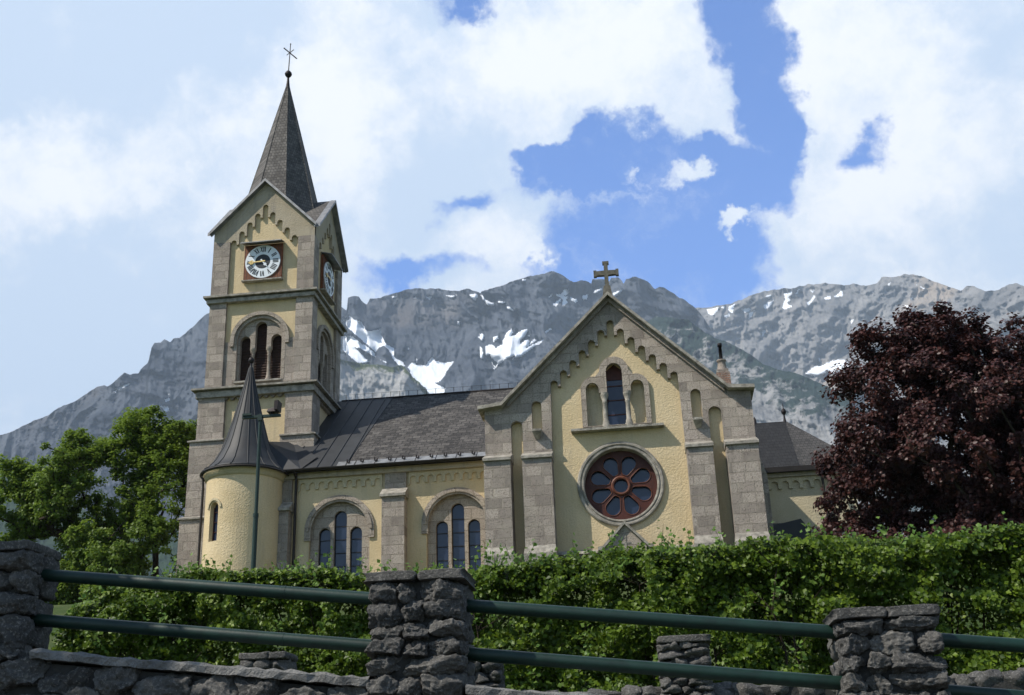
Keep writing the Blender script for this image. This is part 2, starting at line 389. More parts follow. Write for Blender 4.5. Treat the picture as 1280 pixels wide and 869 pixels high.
M_shoot = leaf_mat('young_hedge_leaves', (0.10, 0.19, 0.035), (0.15, 0.24, 0.05), (0.18, 0.28, 0.06), 0.4)
M_copper = leaf_mat('copper_leaves', (0.034, 0.014, 0.013), (0.066, 0.026, 0.022), (0.11, 0.042, 0.034), 0.15, rough=0.42)
HAZE = 0.000095
OUT={"M1":[[-33.999,15.135],[-32.435,15.952],[-31.467,16.433],[-30.876,16.71],[-30.293,17.12],[-29.489,17.539],[-29.098,17.903],[-28.373,18.239],[-27.457,18.982],[-27.092,19.123],[-27.104,19.122],[-26.947,19.056],[-26.587,19.386],[-26.199,19.791],[-25.886,19.712],[-25.528,19.829],[-25.453,20.017],[-25.111,20.347],[-25.018,21.055],[-24.882,21.291],[-24.601,21.3],[-24.429,21.496],[-24.134,21.365],[-23.991,21.547],[-23.681,21.63],[-23.144,22.11],[-22.791,22.534],[-22.547,22.736],[-22.293,22.918],[-20.74,22.666],[-18.93,23.337],[-17.261,23.132],[-15.805,23.449],[-15.501,23.502],[-15.235,23.306],[-15.187,23.955],[-14.987,24.04],[-14.635,24.047],[-14.322,23.688],[-14.189,23.626],[-14.017,23.937],[-13.665,23.966],[-12.915,24.152],[-12.294,24.319],[-11.671,24.467],[-11.047,24.442],[-10.332,24.438],[-9.708,24.309],[-9.528,24.372],[-9.171,24.318],[-8.811,24.418],[-8.277,24.285],[-8.1,24.199],[-8.007,24.319],[-7.648,24.311],[-8.102,24.321],[-7.803,24.328],[-7.501,24.422],[-6.746,24.584],[-5.835,24.845],[-5.304,24.96],[-4.853,24.975],[-4.473,25.059],[-4.092,25.143],[-3.726,24.989],[-3.439,24.77],[-3.008,24.488],[-2.551,24.617],[-2.186,24.493],[-2.083,24.365],[-1.993,24.583],[-1.505,24.62],[-1.11,24.423],[-0.983,24.618],[-0.612,24.605],[-0.408,24.373],[-0.345,24.233],[-0.175,24.491],[0.204,24.584],[-0.32,24.26],[-0.072,24.501],[0.333,24.574],[0.771,24.383],[1.089,24.149],[1.289,23.872],[1.525,23.977],[1.854,23.875],[2.431,23.46],[2.953,23.1],[3.41,22.693],[3.743,22.194],[3.971,21.757],[4.185,21.218],[4.566,20.501],[5.238,19.263],[5.897,18.03]],"SPUR":[[-0.528,21.719],[1.237,22.57],[2.887,22.229],[3.652,21.569],[4.185,21.218],[4.606,21.073],[5.114,20.762],[5.912,20.214],[6.49,19.688],[7.094,19.416],[7.804,19.182],[8.597,18.834],[9.454,18.273],[10.355,17.554],[11.221,15.714],[13.083,13.43],[14.597,11.782]],"M2":[[0.311,21.658],[2.491,22.461],[3.306,22.755],[4.249,22.765],[5.134,22.776],[5.816,22.958],[6.719,23.162],[7.382,23.215],[8.463,23.179],[9.226,23.23],[10.074,23.162],[10.591,23.057],[10.995,22.926],[10.402,23.042],[10.835,22.921],[11.51,22.927],[12.072,22.719],[12.6,22.779],[12.866,23.036],[13.365,22.94],[13.885,22.98],[14.312,22.921],[14.919,22.674],[15.431,22.335],[15.944,22.031],[16.461,21.775],[16.772,21.928],[17.107,21.851],[17.537,21.56],[18.076,21.491],[18.514,21.614],[18.992,21.609],[19.293,21.423],[20.894,20.583],[23.049,19.469]],"BUTTE":[[-17.361,20.094],[-15.537,20.993],[-15.313,20.875],[-14.365,20.727],[-13.503,20.694],[-12.898,20.615],[-12.292,20.656],[-11.946,20.37],[-11.774,20.085],[-11.429,19.879],[-11.086,19.469],[-10.745,19.098],[-10.406,18.646],[-9.73,17.772],[-8.716,16.965]],"LOW":[[-34.074,15.658],[-31.322,15.292],[-30.823,15.439],[-30.237,14.905],[-29.093,14.075],[-27.239,13.265],[-24.685,13.002],[-21.709,12.901]]}
SNOW={"M1":[[[-15.488,22.936],[-15.095,22.864],[-15.1,23.107],[-14.834,22.909],[-14.484,22.834],[-14.306,22.594],[-14.216,22.392],[-13.911,22.356],[-13.388,22.483],[-13.429,22.198],[-13.253,21.955],[-13.077,21.672],[-12.728,21.51],[-12.727,21.104],[-12.292,20.86],[-12.119,20.615],[-12.465,20.656],[-12.726,20.941],[-12.989,21.428],[-13.294,21.67],[-13.554,21.506],[-13.682,21.342],[-14.119,21.663],[-14.734,22.141],[-15.264,22.618]],[[-15.426,22.128],[-14.905,22.057],[-14.292,21.661],[-13.769,21.342],[-13.68,21.099],[-13.984,21.218],[-14.463,21.496],[-14.81,21.572],[-14.022,20.852],[-14.194,20.769],[-14.711,20.844],[-15.41,21.4]],[[-12.032,20.615],[-11.771,20.818],[-11.511,20.776],[-11.51,21.02],[-11.598,20.695],[-11.077,20.651],[-10.725,21.096],[-10.552,20.891],[-10.03,20.803],[-9.55,20.836],[-9.86,20.514],[-10.216,19.948],[-10.565,19.789],[-10.049,19.538],[-10.14,19.213],[-10.744,19.139],[-11.085,19.55],[-11.773,20.125]],[[-9.98,24.108],[-9.355,24.1],[-9.625,23.957]],[[-8.728,24.131],[-8.28,24.162],[-8.195,23.997],[-8.378,23.838],[-8.598,23.965]],[[-8.102,24.118],[-7.841,23.866],[-7.313,23.648],[-7.36,23.551],[-7.757,23.701]],[[-11.05,24.051],[-10.694,24.049],[-10.873,23.887]],[[-9.336,22.835],[-9.203,22.833],[-9.251,22.645],[-9.356,22.672]],[[-12.031,21.536],[-11.9,21.511],[-11.944,21.429],[-12.048,21.47]],[[-8.294,22.038],[-7.893,22.151],[-8.035,21.827],[-8.165,21.912]],[[-13.462,20.938],[-13.072,20.858],[-13.158,20.777]],[[-12.914,24.071],[-12.516,24.074],[-12.781,23.991]],[[-11.762,23.995],[-11.495,24.052],[-11.584,23.938]],[[-8.108,24.097],[-7.96,24.06],[-7.745,23.782],[-7.302,23.668],[-7.381,23.534],[-7.677,23.576],[-7.966,23.856]],[[-7.151,23.732],[-6.778,23.741],[-6.782,23.652],[-7.116,23.663]],[[-6.71,23.582],[-6.276,23.295],[-6.351,23.263],[-6.642,23.409]],[[-5.799,24.81],[-5.536,24.833],[-5.616,24.721],[-5.781,24.727]],[[-4.083,23.986],[-3.71,24.001],[-3.586,24.199],[-3.212,24.213],[-3.338,23.982],[-3.567,23.892],[-3.349,23.812],[-3.508,23.65],[-3.362,23.609],[-3.561,23.381],[-3.707,23.422],[-3.654,23.692],[-3.975,23.926]],[[-4.261,23.484],[-3.798,23.768],[-3.726,23.73],[-4.044,23.371],[-4.114,23.443]],[[-3.238,23.806],[-2.911,23.686],[-2.844,23.58],[-2.997,23.507],[-3.211,23.634]],[[-2.604,23.838],[-2.265,23.9],[-2.356,23.653],[-2.603,23.62]],[[-2.034,24.008],[-1.541,24.146],[-1.509,24.076],[-1.93,23.899]],[[-0.983,23.871],[-0.44,23.981],[-0.523,23.872],[-0.913,23.628]],[[-7.887,21.536],[-7.701,21.634],[-7.446,21.593],[-7.377,21.454],[-6.967,21.647],[-6.923,21.85],[-6.763,22.186],[-6.498,22.382],[-6.395,22.174],[-6.585,22.044],[-6.251,22.1],[-5.948,22.294],[-5.577,22.348],[-5.739,22.013],[-6.084,21.685],[-6.051,21.615],[-5.674,21.84],[-5.53,21.766],[-5.614,21.531],[-5.305,21.859],[-5.123,21.818],[-5.767,21.4],[-4.793,21.803],[-4.759,21.768],[-6.004,21.0],[-6.521,20.847],[-6.294,21.044],[-6.885,20.894],[-7.111,20.696],[-7.448,20.399],[-7.519,20.469],[-7.22,20.699],[-7.575,20.982],[-7.678,21.19],[-7.902,21.059]],[[-4.739,22.142],[-4.359,22.364],[-4.311,22.293],[-4.631,22.103]],[[-7.469,22.003],[-7.208,22.097],[-7.215,21.893],[-7.478,21.73]],[[-8.163,22.157],[-7.942,22.186],[-7.987,21.88],[-8.098,21.849]],[[-7.616,20.847],[-7.406,20.568],[-7.48,20.557]],[[-8.179,21.612],[-8.038,21.404],[-8.015,20.926],[-8.195,20.999]],[[-4.308,23.963],[-4.113,24.124],[-4.238,23.892],[-4.388,23.865]],[[-5.629,22.009],[-5.444,22.036],[-5.522,21.936]],[[-26.549,18.996],[-26.262,19.169],[-25.912,19.334],[-25.877,19.288],[-26.193,19.083],[-26.394,18.96]],[[-26.654,18.838],[-26.483,18.941],[-26.501,18.819]],[[-24.386,18.354],[-23.985,18.348],[-23.907,18.139],[-24.088,18.098]],[[-24.062,18.923],[-23.974,18.989],[-23.95,18.838]],[[-24.196,18.671],[-23.955,18.746],[-23.943,18.594],[-24.125,18.553]]],"M2":[[[3.904,22.645],[4.517,22.686],[4.439,22.487],[4.143,22.31],[3.99,22.429]],[[5.067,22.679],[5.408,22.766],[5.187,22.305],[4.995,22.532]],[[4.796,22.243],[5.079,22.316],[5.061,22.163],[4.784,22.141]],[[5.645,22.461],[6.087,22.494],[6.184,22.401],[5.842,22.285]],[[6.051,22.21],[6.395,22.346],[6.019,21.955]],[[6.861,22.579],[7.31,22.679],[7.423,22.717],[7.169,22.44],[6.931,22.283],[6.842,22.427]],[[6.968,22.978],[7.351,22.983],[7.163,22.8]],[[7.945,22.959],[8.334,23.032],[8.37,22.905],[8.13,22.731],[8.222,22.616],[8.041,22.486],[8.285,22.301],[7.894,22.196],[7.748,22.317],[7.956,22.65]],[[8.664,23.071],[8.773,23.077],[8.635,22.87],[8.505,22.866]],[[9.29,22.935],[9.505,22.936],[9.381,22.821]],[[9.351,22.62],[9.523,22.699],[9.374,22.413],[9.082,22.248],[8.992,22.362],[9.217,22.434]],[[9.867,22.498],[10.246,22.547],[10.219,22.367],[9.956,22.384]],[[10.602,22.445],[10.9,22.656],[10.868,22.457]],[[6.71,21.413],[6.824,21.297],[6.605,21.014],[6.571,21.172]],[[6.08,22.877],[6.353,22.866],[6.232,22.777]],[[8.463,19.003],[8.976,19.299],[9.288,19.291],[9.891,19.489],[10.633,19.392],[10.565,18.945],[9.846,18.834],[9.552,18.952],[8.912,18.847]],[[4.626,22.675],[4.906,22.717],[4.777,22.555]],[[9.18,19.63],[9.298,19.718],[9.269,19.517]],[[10.315,22.477],[10.552,22.551],[10.799,22.696],[10.904,22.644],[10.834,22.438],[10.533,22.432]],[[13.708,21.565],[13.88,21.516],[13.987,21.306],[13.888,21.358]],[[13.09,22.628],[13.29,22.724],[13.15,22.547]],[[14.615,20.211],[14.715,20.372],[14.493,20.125]],[[15.449,21.096],[15.614,21.032],[15.424,20.959]],[[15.083,20.841],[15.302,20.874],[15.127,20.692]],[[14.436,22.403],[14.825,22.159],[14.689,22.204]],[[9.867,19.508],[10.3,19.452],[10.606,19.052],[9.783,18.943]],[[11.015,21.225],[11.254,21.334],[11.065,21.074]],[[14.044,21.83],[14.229,21.856],[14.102,21.749]]],"SPUR":[],"BUTTE":[],"LOW":[]}
# ================================================================ SETTING
def smooth(t): t = np.clip(t, 0, 1); return t * t * (3 - 2 * t)
def ground():
    xs = np.concatenate([-np.geomspace(6000, 60, 30), np.linspace(-55, 45, 101), np.geomspace(50, 6000, 30)])
    ys = np.concatenate([-np.geomspace(6000, 12, 24), np.linspace(-10, 6.2, 18), [6.38, 6.5, 6.55], np.linspace(7, 60, 90), np.geomspace(63, 6000, 50)])
    X, Y = np.meshgrid(xs, ys)
    Z = np.where(Y < 6.45, 0.0, 1.75 + 0.25 * smooth((Y - 6.5) / 3) + 0.35 * smooth((Y - 10.3) / 3) + 5.2 * smooth((Y - 14) / 20))
    Z = Z + np.where(Y > 14, 0.12 * fbm(X / 6, Y / 6, X * 0, 3), 0)
    Z = Z + np.where(Y > 75, 12 * (1 - np.cos(np.clip((Y - 75) / 800, 0, 1) * PI)) * 1.0 + 8 * fbm(X / 120, Y / 120, X * 0, 3) * smooth((Y - 75) / 200), 0)
    n, k = X.shape[1], X.shape[0]
    V = np.stack([X.ravel(), Y.ravel(), Z.ravel()], 1)
    i = np.arange(k - 1)[:, None] * n + np.arange(n - 1)[None]
    F = np.stack([i, i + 1, i + 1 + n, i + n], -1).reshape(-1, 4)
    m, g = mat('meadow'); o = ob(g)
    c = g.mix(g.ramp(g.noise(o, 0.6, 5, 0.6), 0.35, 0.7), (0.045, 0.075, 0.02), (0.09, 0.11, 0.04))
    finish(g, c, 0.95, g.noise(o, 30, 4, 0.7), 1.0, 0.05, spec=0.1)
    tag(link('ground', np_mesh('ground', V, F, True), m), 'green meadow rising from the road to the church', None, None, 'structure')
ground()
def road():
    m, g = mat('asphalt'); o = ob(g)
    c = g.mix(g.noise(o, 40, 5, 0.7), (0.035, 0.035, 0.037), (0.075, 0.073, 0.07))
    finish(g, c, 0.9, g.noise(o, 120, 3, 0.6), 0.6, 0.01)
    tag(MB().box(-60, 60, -3.5, 5.6, -0.3, 0.006).build('road', m), kind='structure')
    tag(MB().box(-60, 60, 5.6, 6.0, -0.3, 0.125).build('kerb', M_coping), kind='structure')
road()
def pip(x, y, poly):
    c = np.zeros(x.shape, bool); n = len(poly); j = n - 1
    for i in range(n):
        xi, yi = poly[i]; xj, yj = poly[j]
        if yi != yj: c ^= ((yi > y) != (yj > y)) & (x < (xj - xi) * (y - yi) / (yj - yi) + xi)
        j = i
    return c
def mountain_mat(name, ca, cb, veg_c, warm, bump=22.0):
    m, g = mat(name); o = ob(g)
    sn = g.n('ShaderNodeAttribute', attribute_name='snow').outputs['Fac']; vg = g.n('ShaderNodeAttribute', attribute_name='veg').outputs['Fac']
    ov = g.vm('MULTIPLY', o, (1.0, 1.0, 0.35))
    n = g.noise(ov, 0.008, 9, 0.68); f = g.noise(ov, 0.05, 6, 0.75); big = g.noise(o, 0.0022, 3, 0.5)
    col = g.mix(g.ramp(n, 0.35, 0.65), ca, cb)
    col = g.mix(g.ramp(f, 0.5, 0.62, 0, 0.4), col, tuple(x * 0.45 for x in ca))
    col = g.mix(g.ramp(big, 0.55, 0.72, 0, warm), col, (0.42, 0.33, 0.24))
    vf = g.ramp(g.math('ADD', vg, g.math('MULTIPLY', g.math('SUBTRACT', g.noise(o, 0.02, 6, 0.7), 0.5), 1.5)), 0.45, 0.6)
    col = g.mix(vf, col, veg_c)
    sf = g.ramp(g.math('ADD', sn, g.math('MULTIPLY', g.math('SUBTRACT', f, 0.5), 0.35)), 0.40, 0.60)
    col = g.mix(sf, col, (0.72, 0.75, 0.80))
    b = g.math('MULTIPLY', g.math('ADD', n, g.math('MULTIPLY', f, 0.35)), g.math('SUBTRACT', 1.0, g.math('MULTIPLY', sf, 0.85)))
    finish(g, col, 0.95, b, 0.8, bump, spec=0.05)
    return m
def mountain(key, name, R0, R1, dR, el_bot, el_foot, amps, material, vegf=None, label='', step=0.042, strata=0.0, vs=1.0):
    """rock face from the ridge (R0 metres off at its left end, R1 at its right) down and towards us, with a back slope"""
    P = OUT[key]; pa = np.array([p[0] for p in P]); pe = np.array([p[1] for p in P])
    az = np.arange(pa[0], pa[-1] + step, step)
    et = np.interp(az, pa, pe)
    et = et + 0.06 * fbm(az * 4.0, az * 0 + R0, az * 0, 4, 0.6)
    rows = int((et.max() - el_bot) / 0.055)
    t = np.concatenate([np.linspace(0, 1, rows), [1.12, 1.3, 1.6, 2.0]])
    A = np.repeat(az[None], len(t), 0)
    T = np.repeat(t[:, None], len(az), 1)
    ET = np.repeat(et[None], len(t), 0)
    bot = np.minimum(el_bot, ET - 0.6)
    E = ET - (ET - bot) * np.minimum(T, 1); E = np.where(T > 1, np.interp(T, [1, 2], [0, 1]) * (el_foot - bot) + bot, E)
    RR = np.interp(A, [pa[0], pa[-1]], [R0, R1])
    drop = (pe.max() - E) / (pe.max() - el_foot)
    r = RR - dR * np.clip(drop, 0, 1) ** 1.25 - 0.2 * dR * np.clip((ET - E) / 12.0, 0, 1)
    z = r * np.tan(np.radians(E))
    xx = np.radians(A) * RR
    ja = A + 0.045 * fbm(A * 5, E * 5, A * 0, 4, 0.6); je = E + 0.04 * fbm(A * 5 + 40, E * 5, A * 0, 4, 0.6)
    sn = np.zeros(A.shape, bool)
    for poly in SNOW.get(key, []): sn |= pip(ja, je, poly)
    sn = sn.astype(float); sb = sn.copy()
    for q in range(3):
        p_ = np.pad(sb, 1, mode='edge'); sb = (p_[:-2, 1:-1] + p_[2:, 1:-1] + p_[1:-1, :-2] + p_[1:-1, 2:] + 2 * sb) / 6
    dmp = 1 - 0.8 * sb
    a1, a2, a3, a4 = amps
    sh = strata * xx
    wx = 160 * fbm(xx / 420, z / 420, xx * 0 + 3, 4) + 45 * fbm(xx / 90, z / 90, xx * 0 + 5, 3)
    def cut(a, N): m_ = N.mean(); return a * (m_ + dmp * (N - m_))
    r = r - a1 * ridged((xx + wx) / 700, (z + sh) / 1500, xx * 0 + R0 * .01, 3)
    r = r - cut(a2, ridged((xx + wx * .6) / 200, (z + sh) / 600 / vs, xx * 0 + 1.7, 5, 0.5))
    r = r - cut(a3, ridged((xx + wx * .3) / 44, (z + sh) / 105 / vs, xx * 0 + 4.1, 4, 0.66)) - cut(1.2 * a3, fbm(xx / 70, (z + .5 * xx) / 34, xx * 0 + 6.6, 3, 0.6))
    r = r - cut(a4, ridged(xx / 15, z / 24, xx * 0 + 8.8, 2, 0.6))
    z = r * np.tan(np.radians(E))
    ar = np.radians(A)
    V = np.stack([r * np.sin(ar), r * np.cos(ar), z + EYE], -1)
    # back slope
    bk = []
    for q, (dr, fz) in enumerate([(60, 0.985), (250, 0.93), (700, 0.72), (1500, 0.3)]):
        rb = r[0] + dr; bk.append(np.stack([rb * np.sin(ar[0]), rb * np.cos(ar[0]), (z[0] + EYE) * fz], -1))
    V = np.concatenate([np.array(bk[::-1]), V], 0)
    nb = len(bk)
    Ae = np.concatenate([np.repeat(A[:1], nb, 0), A]); Ee = np.concatenate([np.repeat(E[:1], nb, 0), E])
    k, n = V.shape[:2]
    i = np.arange(k - 1)[:, None] * n + np.arange(n - 1)[None]
    F = np.stack([i, i + n, i + n + 1, i + 1], -1).reshape(-1, 4)
    me = np_mesh(name, V.reshape(-1, 3), F, False)
    sn = np.concatenate([np.zeros((nb, len(az))), sn])
    at = me.attributes.new('snow', 'FLOAT', 'POINT'); at.data.foreach_set('value', sn.astype(np.float32).ravel())
    vg = np.zeros(Ae.shape) if vegf is None else vegf(Ae, Ee, np.interp(Ae, pa, pe))
    at = me.attributes.new('veg', 'FLOAT', 'POINT'); at.data.foreach_set('value', vg.astype(np.float32).ravel())
    return tag(link(name, me, material), label, None, None, 'structure')
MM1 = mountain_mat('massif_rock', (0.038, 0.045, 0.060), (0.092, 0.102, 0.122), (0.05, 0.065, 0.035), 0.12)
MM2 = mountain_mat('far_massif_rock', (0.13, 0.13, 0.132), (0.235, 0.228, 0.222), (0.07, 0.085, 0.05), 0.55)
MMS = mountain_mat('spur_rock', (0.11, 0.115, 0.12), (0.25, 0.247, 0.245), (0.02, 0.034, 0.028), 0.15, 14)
MMB = mountain_mat('crag_rock', (0.22, 0.22, 0.22), (0.34, 0.335, 0.325), (0.07, 0.085, 0.04), 0.3, 12)
MML = mountain_mat('wooded_slope', (0.05, 0.065, 0.05), (0.07, 0.09, 0.06), (0.03, 0.05, 0.03), 0.0, 10)
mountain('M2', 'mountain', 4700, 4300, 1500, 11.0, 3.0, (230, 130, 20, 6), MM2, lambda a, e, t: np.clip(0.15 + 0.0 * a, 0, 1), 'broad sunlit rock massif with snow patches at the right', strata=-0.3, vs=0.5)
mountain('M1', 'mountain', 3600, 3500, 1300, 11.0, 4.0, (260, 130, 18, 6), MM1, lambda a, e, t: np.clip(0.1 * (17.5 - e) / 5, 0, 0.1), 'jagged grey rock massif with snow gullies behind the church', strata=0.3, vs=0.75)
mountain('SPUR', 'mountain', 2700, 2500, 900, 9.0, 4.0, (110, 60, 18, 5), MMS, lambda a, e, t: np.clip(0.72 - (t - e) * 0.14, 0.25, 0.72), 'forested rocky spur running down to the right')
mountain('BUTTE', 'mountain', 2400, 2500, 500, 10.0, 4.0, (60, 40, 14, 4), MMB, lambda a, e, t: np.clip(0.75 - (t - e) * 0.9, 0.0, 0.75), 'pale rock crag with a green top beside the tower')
mountain('LOW', 'mountain', 1700, 1700, 700, 6.0, 2.5, (60, 40, 14, 8), MML, lambda a, e, t: np.full(a.shape, 0.8), 'dark wooded slope behind the left trees')
# the air: a closed box round everything
m, g = mat('air')
pv = g.n('ShaderNodeVolumePrincipled', {'Color': (0.64, 0.80, 1.0, 1), 'Density': HAZE, 'Anisotropy': 0.0})
g.n('ShaderNodeOutputMaterial', {1: pv.outputs[0]})
HZ = tag(MB().box(-6300, 6300, -6300, 6600, -9, 2300).build('haze', m), kind='stuff')
# ================================================================ CHURCH
GZ = 7.5
CH = empty('church', (-6, 45, GZ), 'ochre plastered village church with stone framed gable, clock tower and dark roofs', 'church')
def B(mb, name, m, parent=CH, label=None, split=False):
    if split:
        for q in mb.pieces(): q.build(name, m, parent)
        return None
    o = mb.build(name, m, parent)
    if label: o['label'] = label
    return o
def frieze_path(u0, u1, k, r, zc):
    """round-headed niches under a level line: points left to right along the scalloped lower edge"""
    p = (u1 - u0) / k; out = []
    for i in range(k):
        c = u0 + p * (i + .5)
        out += [(c - r, zc - 0.17)] + [(c - r * math.cos(PI * j / 8), zc + r * math.sin(PI * j / 8)) for j in range(9)] + [(c + r, zc - 0.17)]
    return out
def stepped(u0, u1, n, z_side, z_mid, stem):
    """stepped round niches climbing a gable: 2n+1 of them, points left to right"""
    k = 2 * n + 1; p = (u1 - u0) / k; r = (p - stem) / 2; out = []
    tops = [z_side + (z_mid - z_side) * (n - abs(i - n)) / n for i in range(k)]
    for i in range(k):
        # the outer edges of first and last niche sit on the pier
        c = u0 + p * (i + .5)
        zs = tops[i] - r
        if i > 0: out.append((c - r, min(tops[i-1], tops[i]) - r - 0.1))
        out += [(c - r * math.cos(PI * j / 10), zs + r * math.sin(PI * j / 10)) for j in range(11)]
        if i < k - 1: out.append((c + r, min(tops[i+1], tops[i]) - r - 0.1))
    return out, r, p
# ---------------- transept gable facade
YF = 40.0; YS = 39.78; YB = 39.24
XC = -0.86
gable = [(-5.55, GZ), (-5.55, 14.9), (-4.9, 15.0), (XC, 18.95), (3.2, 15.0), (3.85, 14.9), (3.85, GZ)]
rose = (-0.87, 11.95)
circ = lambda r, n=48: [(rose[0] + r * math.cos(2*PI*i/n), rose[1] + r * math.sin(2*PI*i/n)) for i in range(n)]
B(MB().prism(gable, [circ(1.3), [(-1.95, 14.08), (-1.95, 15.72), (-1.15, 15.72), (-1.15, 16.3), (-.84, 16.55), (-.53, 16.3), (-.53, 15.72), (.26, 15.72), (.26, 14.08)]], YF, YF + 0.55), 'plaster_wall', M_yellow)
# stepped stone framing, with slots and little niches
st, r_, p_ = stepped(-3.21, 1.5, 6, 15.92, 18.12, 0.10)
sl1 = [(c[0], c[1]) for c in arch(-4.67, -4.25, 13.0, 14.47)]
sl2 = [(c[0], c[1]) for c in arch(2.40, 2.86, 13.0, 14.50)]
outer = [(-5.62, 13.0), (-5.62, 14.92), (-4.92, 15.02), (XC, 19.02), (3.2, 15.02), (3.95, 14.98), (3.95, 13.0)] + sl2[::-1] + [(1.5, 13.0)] + st[::-1] + [(-3.21, 13.0)] + sl1[::-1]
B(MB().prism(outer, [arch(-3.89, -3.53, 14.06, 15.17), arch(1.83, 2.2, 14.1, 15.2)], YS, YF - 0.003), 'gable_stonework', M_stone)
for x0, x1 in ((-5.62, -4.67), (-4.25, -3.21), (1.5, 2.40), (2.86, 3.95)):
    lo = MB().box(x0, x1, YB, YF - .004, 9.80, 12.92)
    B(lo, 'buttress', M_stone)
    cap = MB(); T = FRONT
    cap.add([(x0 - .03, YB - .09, 12.88), (x1 + .03, YB - .09, 12.88), (x1 + .03, YB - .09, 12.98), (x0 - .03, YB - .09, 12.98), (x0 - .03, YF - .006, 12.88), (x1 + .03, YF - .006, 12.88), (x1 + .03, YS - .004, 13.24), (x0 - .03, YS - .004, 13.24), (x1 + .03, YF - .006, 13.24), (x0 - .03, YF - .006, 13.24)],
            [(0,1,2,3), (3,2,6,7), (7,6,8,9), (0,4,5,1), (1,5,8,6,2), (0,3,7,9,4), (4,9,8,5)])
    B(cap, 'weathering_ledge', M_trim)
    ft = MB().hexa([(x0 - .04, YB - .2, GZ), (x1 + .04, YB - .2, GZ), (x1 + .04, YF - .01, GZ), (x0 - .04, YF - .01, GZ), (x0 - .04, YB - .2, 9.5), (x1 + .04, YB - .2, 9.5), (x1 + .04, YF - .01, 9.5), (x0 - .04, YF - .01, 9.5)])
    ft.hexa([(x0 - .04, YB - .2, 9.5), (x1 + .04, YB - .2, 9.5), (x1 + .04, YF - .008, 9.5), (x0 - .04, YF - .008, 9.5), (x0 + .0, YB - .002, 9.80), (x1, YB - .002, 9.80), (x1, YF - .008, 9.80), (x0, YF - .008, 9.80)])
    B(ft, 'buttress_base', M_trim)
# corbels under the small niches
for cx_ in (-3.71, 2.0):
    z0 = 13.72
    cb = MB().add([(cx_ - .17, YS - .30, z0 + .24), (cx_ + .17, YS - .30, z0 + .24), (cx_ + .17, YS, z0 + .24), (cx_ - .17, YS, z0 + .24), (cx_ - .17, YS - .30, z0 + .32), (cx_ + .17, YS - .30, z0 + .32), (cx_ + .17, YS, z0 + .32), (cx_ - .17, YS, z0 + .32), (cx_ - .08, YS - .02, z0), (cx_ + .08, YS - .02, z0), (cx_ + .08, YS, z0), (cx_ - .08, YS, z0)],
                 [(4,5,6,7), (0,1,5,4), (1,2,6,5), (3,0,4,7), (8,9,1,0), (9,10,2,1), (11,8,0,3), (2,3,7,6), (10,11,3,2), (8,11,10,9)])
    B(cb, 'corbel', M_trim)
# gable coping: two raking slabs with flat shoulders
def raking(pts, th, y0, y1, name, m, par=CH):
    up = [(p[0], p[1] + th) for p in pts]
    return B(MB().prism(list(pts) + up[::-1], (), y0, y1), name, m, par)
raking([(-5.82, 14.9), (-4.95, 15.0), (XC, 19.0)], 0.13, YS - 0.36, YF + 0.9, 'gable_coping', M_trim)
raking([(XC + .005, 19.0), (3.17, 15.04), (4.08, 14.98)], 0.13, YS - 0.36, YF + 0.9, 'gable_coping', M_trim)
raking([(-4.75, 15.0), (XC, 18.83), (3.04, 15.0)], 0.16, YS - 0.12, YS - .002, 'coping_moulding', M_stone)
# gable cross
cr = MB()
cxx, cy_ = XC, YS + 0.05
cr.add([(cxx - .2, cy_ - .2, 18.95), (cxx + .2, cy_ - .2, 18.95), (cxx + .2, cy_ + .2, 18.95), (cxx - .2, cy_ + .2, 18.95), (cxx - .12, cy_ - .12, 19.5), (cxx + .12, cy_ - .12, 19.5), (cxx + .12, cy_ + .12, 19.5), (cxx - .12, cy_ + .12, 19.5)],
       [(3,2,1,0), (4,5,6,7), (0,1,5,4), (1,2,6,5), (2,3,7,6), (3,0,4,7)])
cross = [(-.075, 19.5), (-.075, 19.95), (-.36, 19.96), (-.36, 19.92), (-.47, 19.92), (-.47, 20.17), (-.36, 20.17), (-.36, 20.13), (-.075, 20.14), (-.075, 20.42), (-.12, 20.42), (-.12, 20.52), (.12, 20.52), (.12, 20.42), (.075, 20.42), (.075, 20.14),
         (.36, 20.13), (.36, 20.17), (.47, 20.17), (.47, 19.92), (.36, 19.92), (.36, 19.96), (.075, 19.95), (.075, 19.5)]
cr.prism([(cxx + a, b) for a, b in cross], (), cy_ - .085, cy_ + .085)
B(cr, 'gable_cross', M_crossstone, label='weathered stone cross on the gable top')
# rose window
RW = B(MB().ring(rose[0], rose[1], [(1.53, YF - .002), (1.53, YF - .07), (1.49, YF - .11), (1.43, YF - .11), (1.40, YF - .06), (1.37, YF - .06), (1.35, YF - .10), (1.30, YF - .09), (1.28, YF - .02), (1.28, YF + .42), (1.31, YF + .42), (1.31, YF - .002)]), 'rose_window', M_trim)
petals = []
for i in range(8):
    a = PI / 8 + i * PI / 4; pts = []
    for t in range(15):
        b = -PI / 2 * 1.12 + PI * 1.12 * t / 14; rr = 0.27
        pts.append((0.86 + rr * math.cos(b), rr * math.sin(b)))
    pts += [(0.47, 0.135), (0.40, 0.08), (0.40, -0.08), (0.47, -0.135)]
    petals.append([(rose[0] + x * math.cos(a) - y * math.sin(a), rose[1] + x * math.sin(a) + y * math.cos(a)) for x, y in pts])
B(MB().prism(circ(1.285), petals + [circ(0.245, 32)], YF + .27, YF + .36), 'rose_tracery', M_woodred, RW)
rb = MB()
for pl in petals:
    for i in range(len(pl)):
        rb.tube((pl[i][0], YF + .265, pl[i][1]), (pl[(i+1) % len(pl)][0], YF + .265, pl[(i+1) % len(pl)][1]), 0.016, n=6, caps=False)
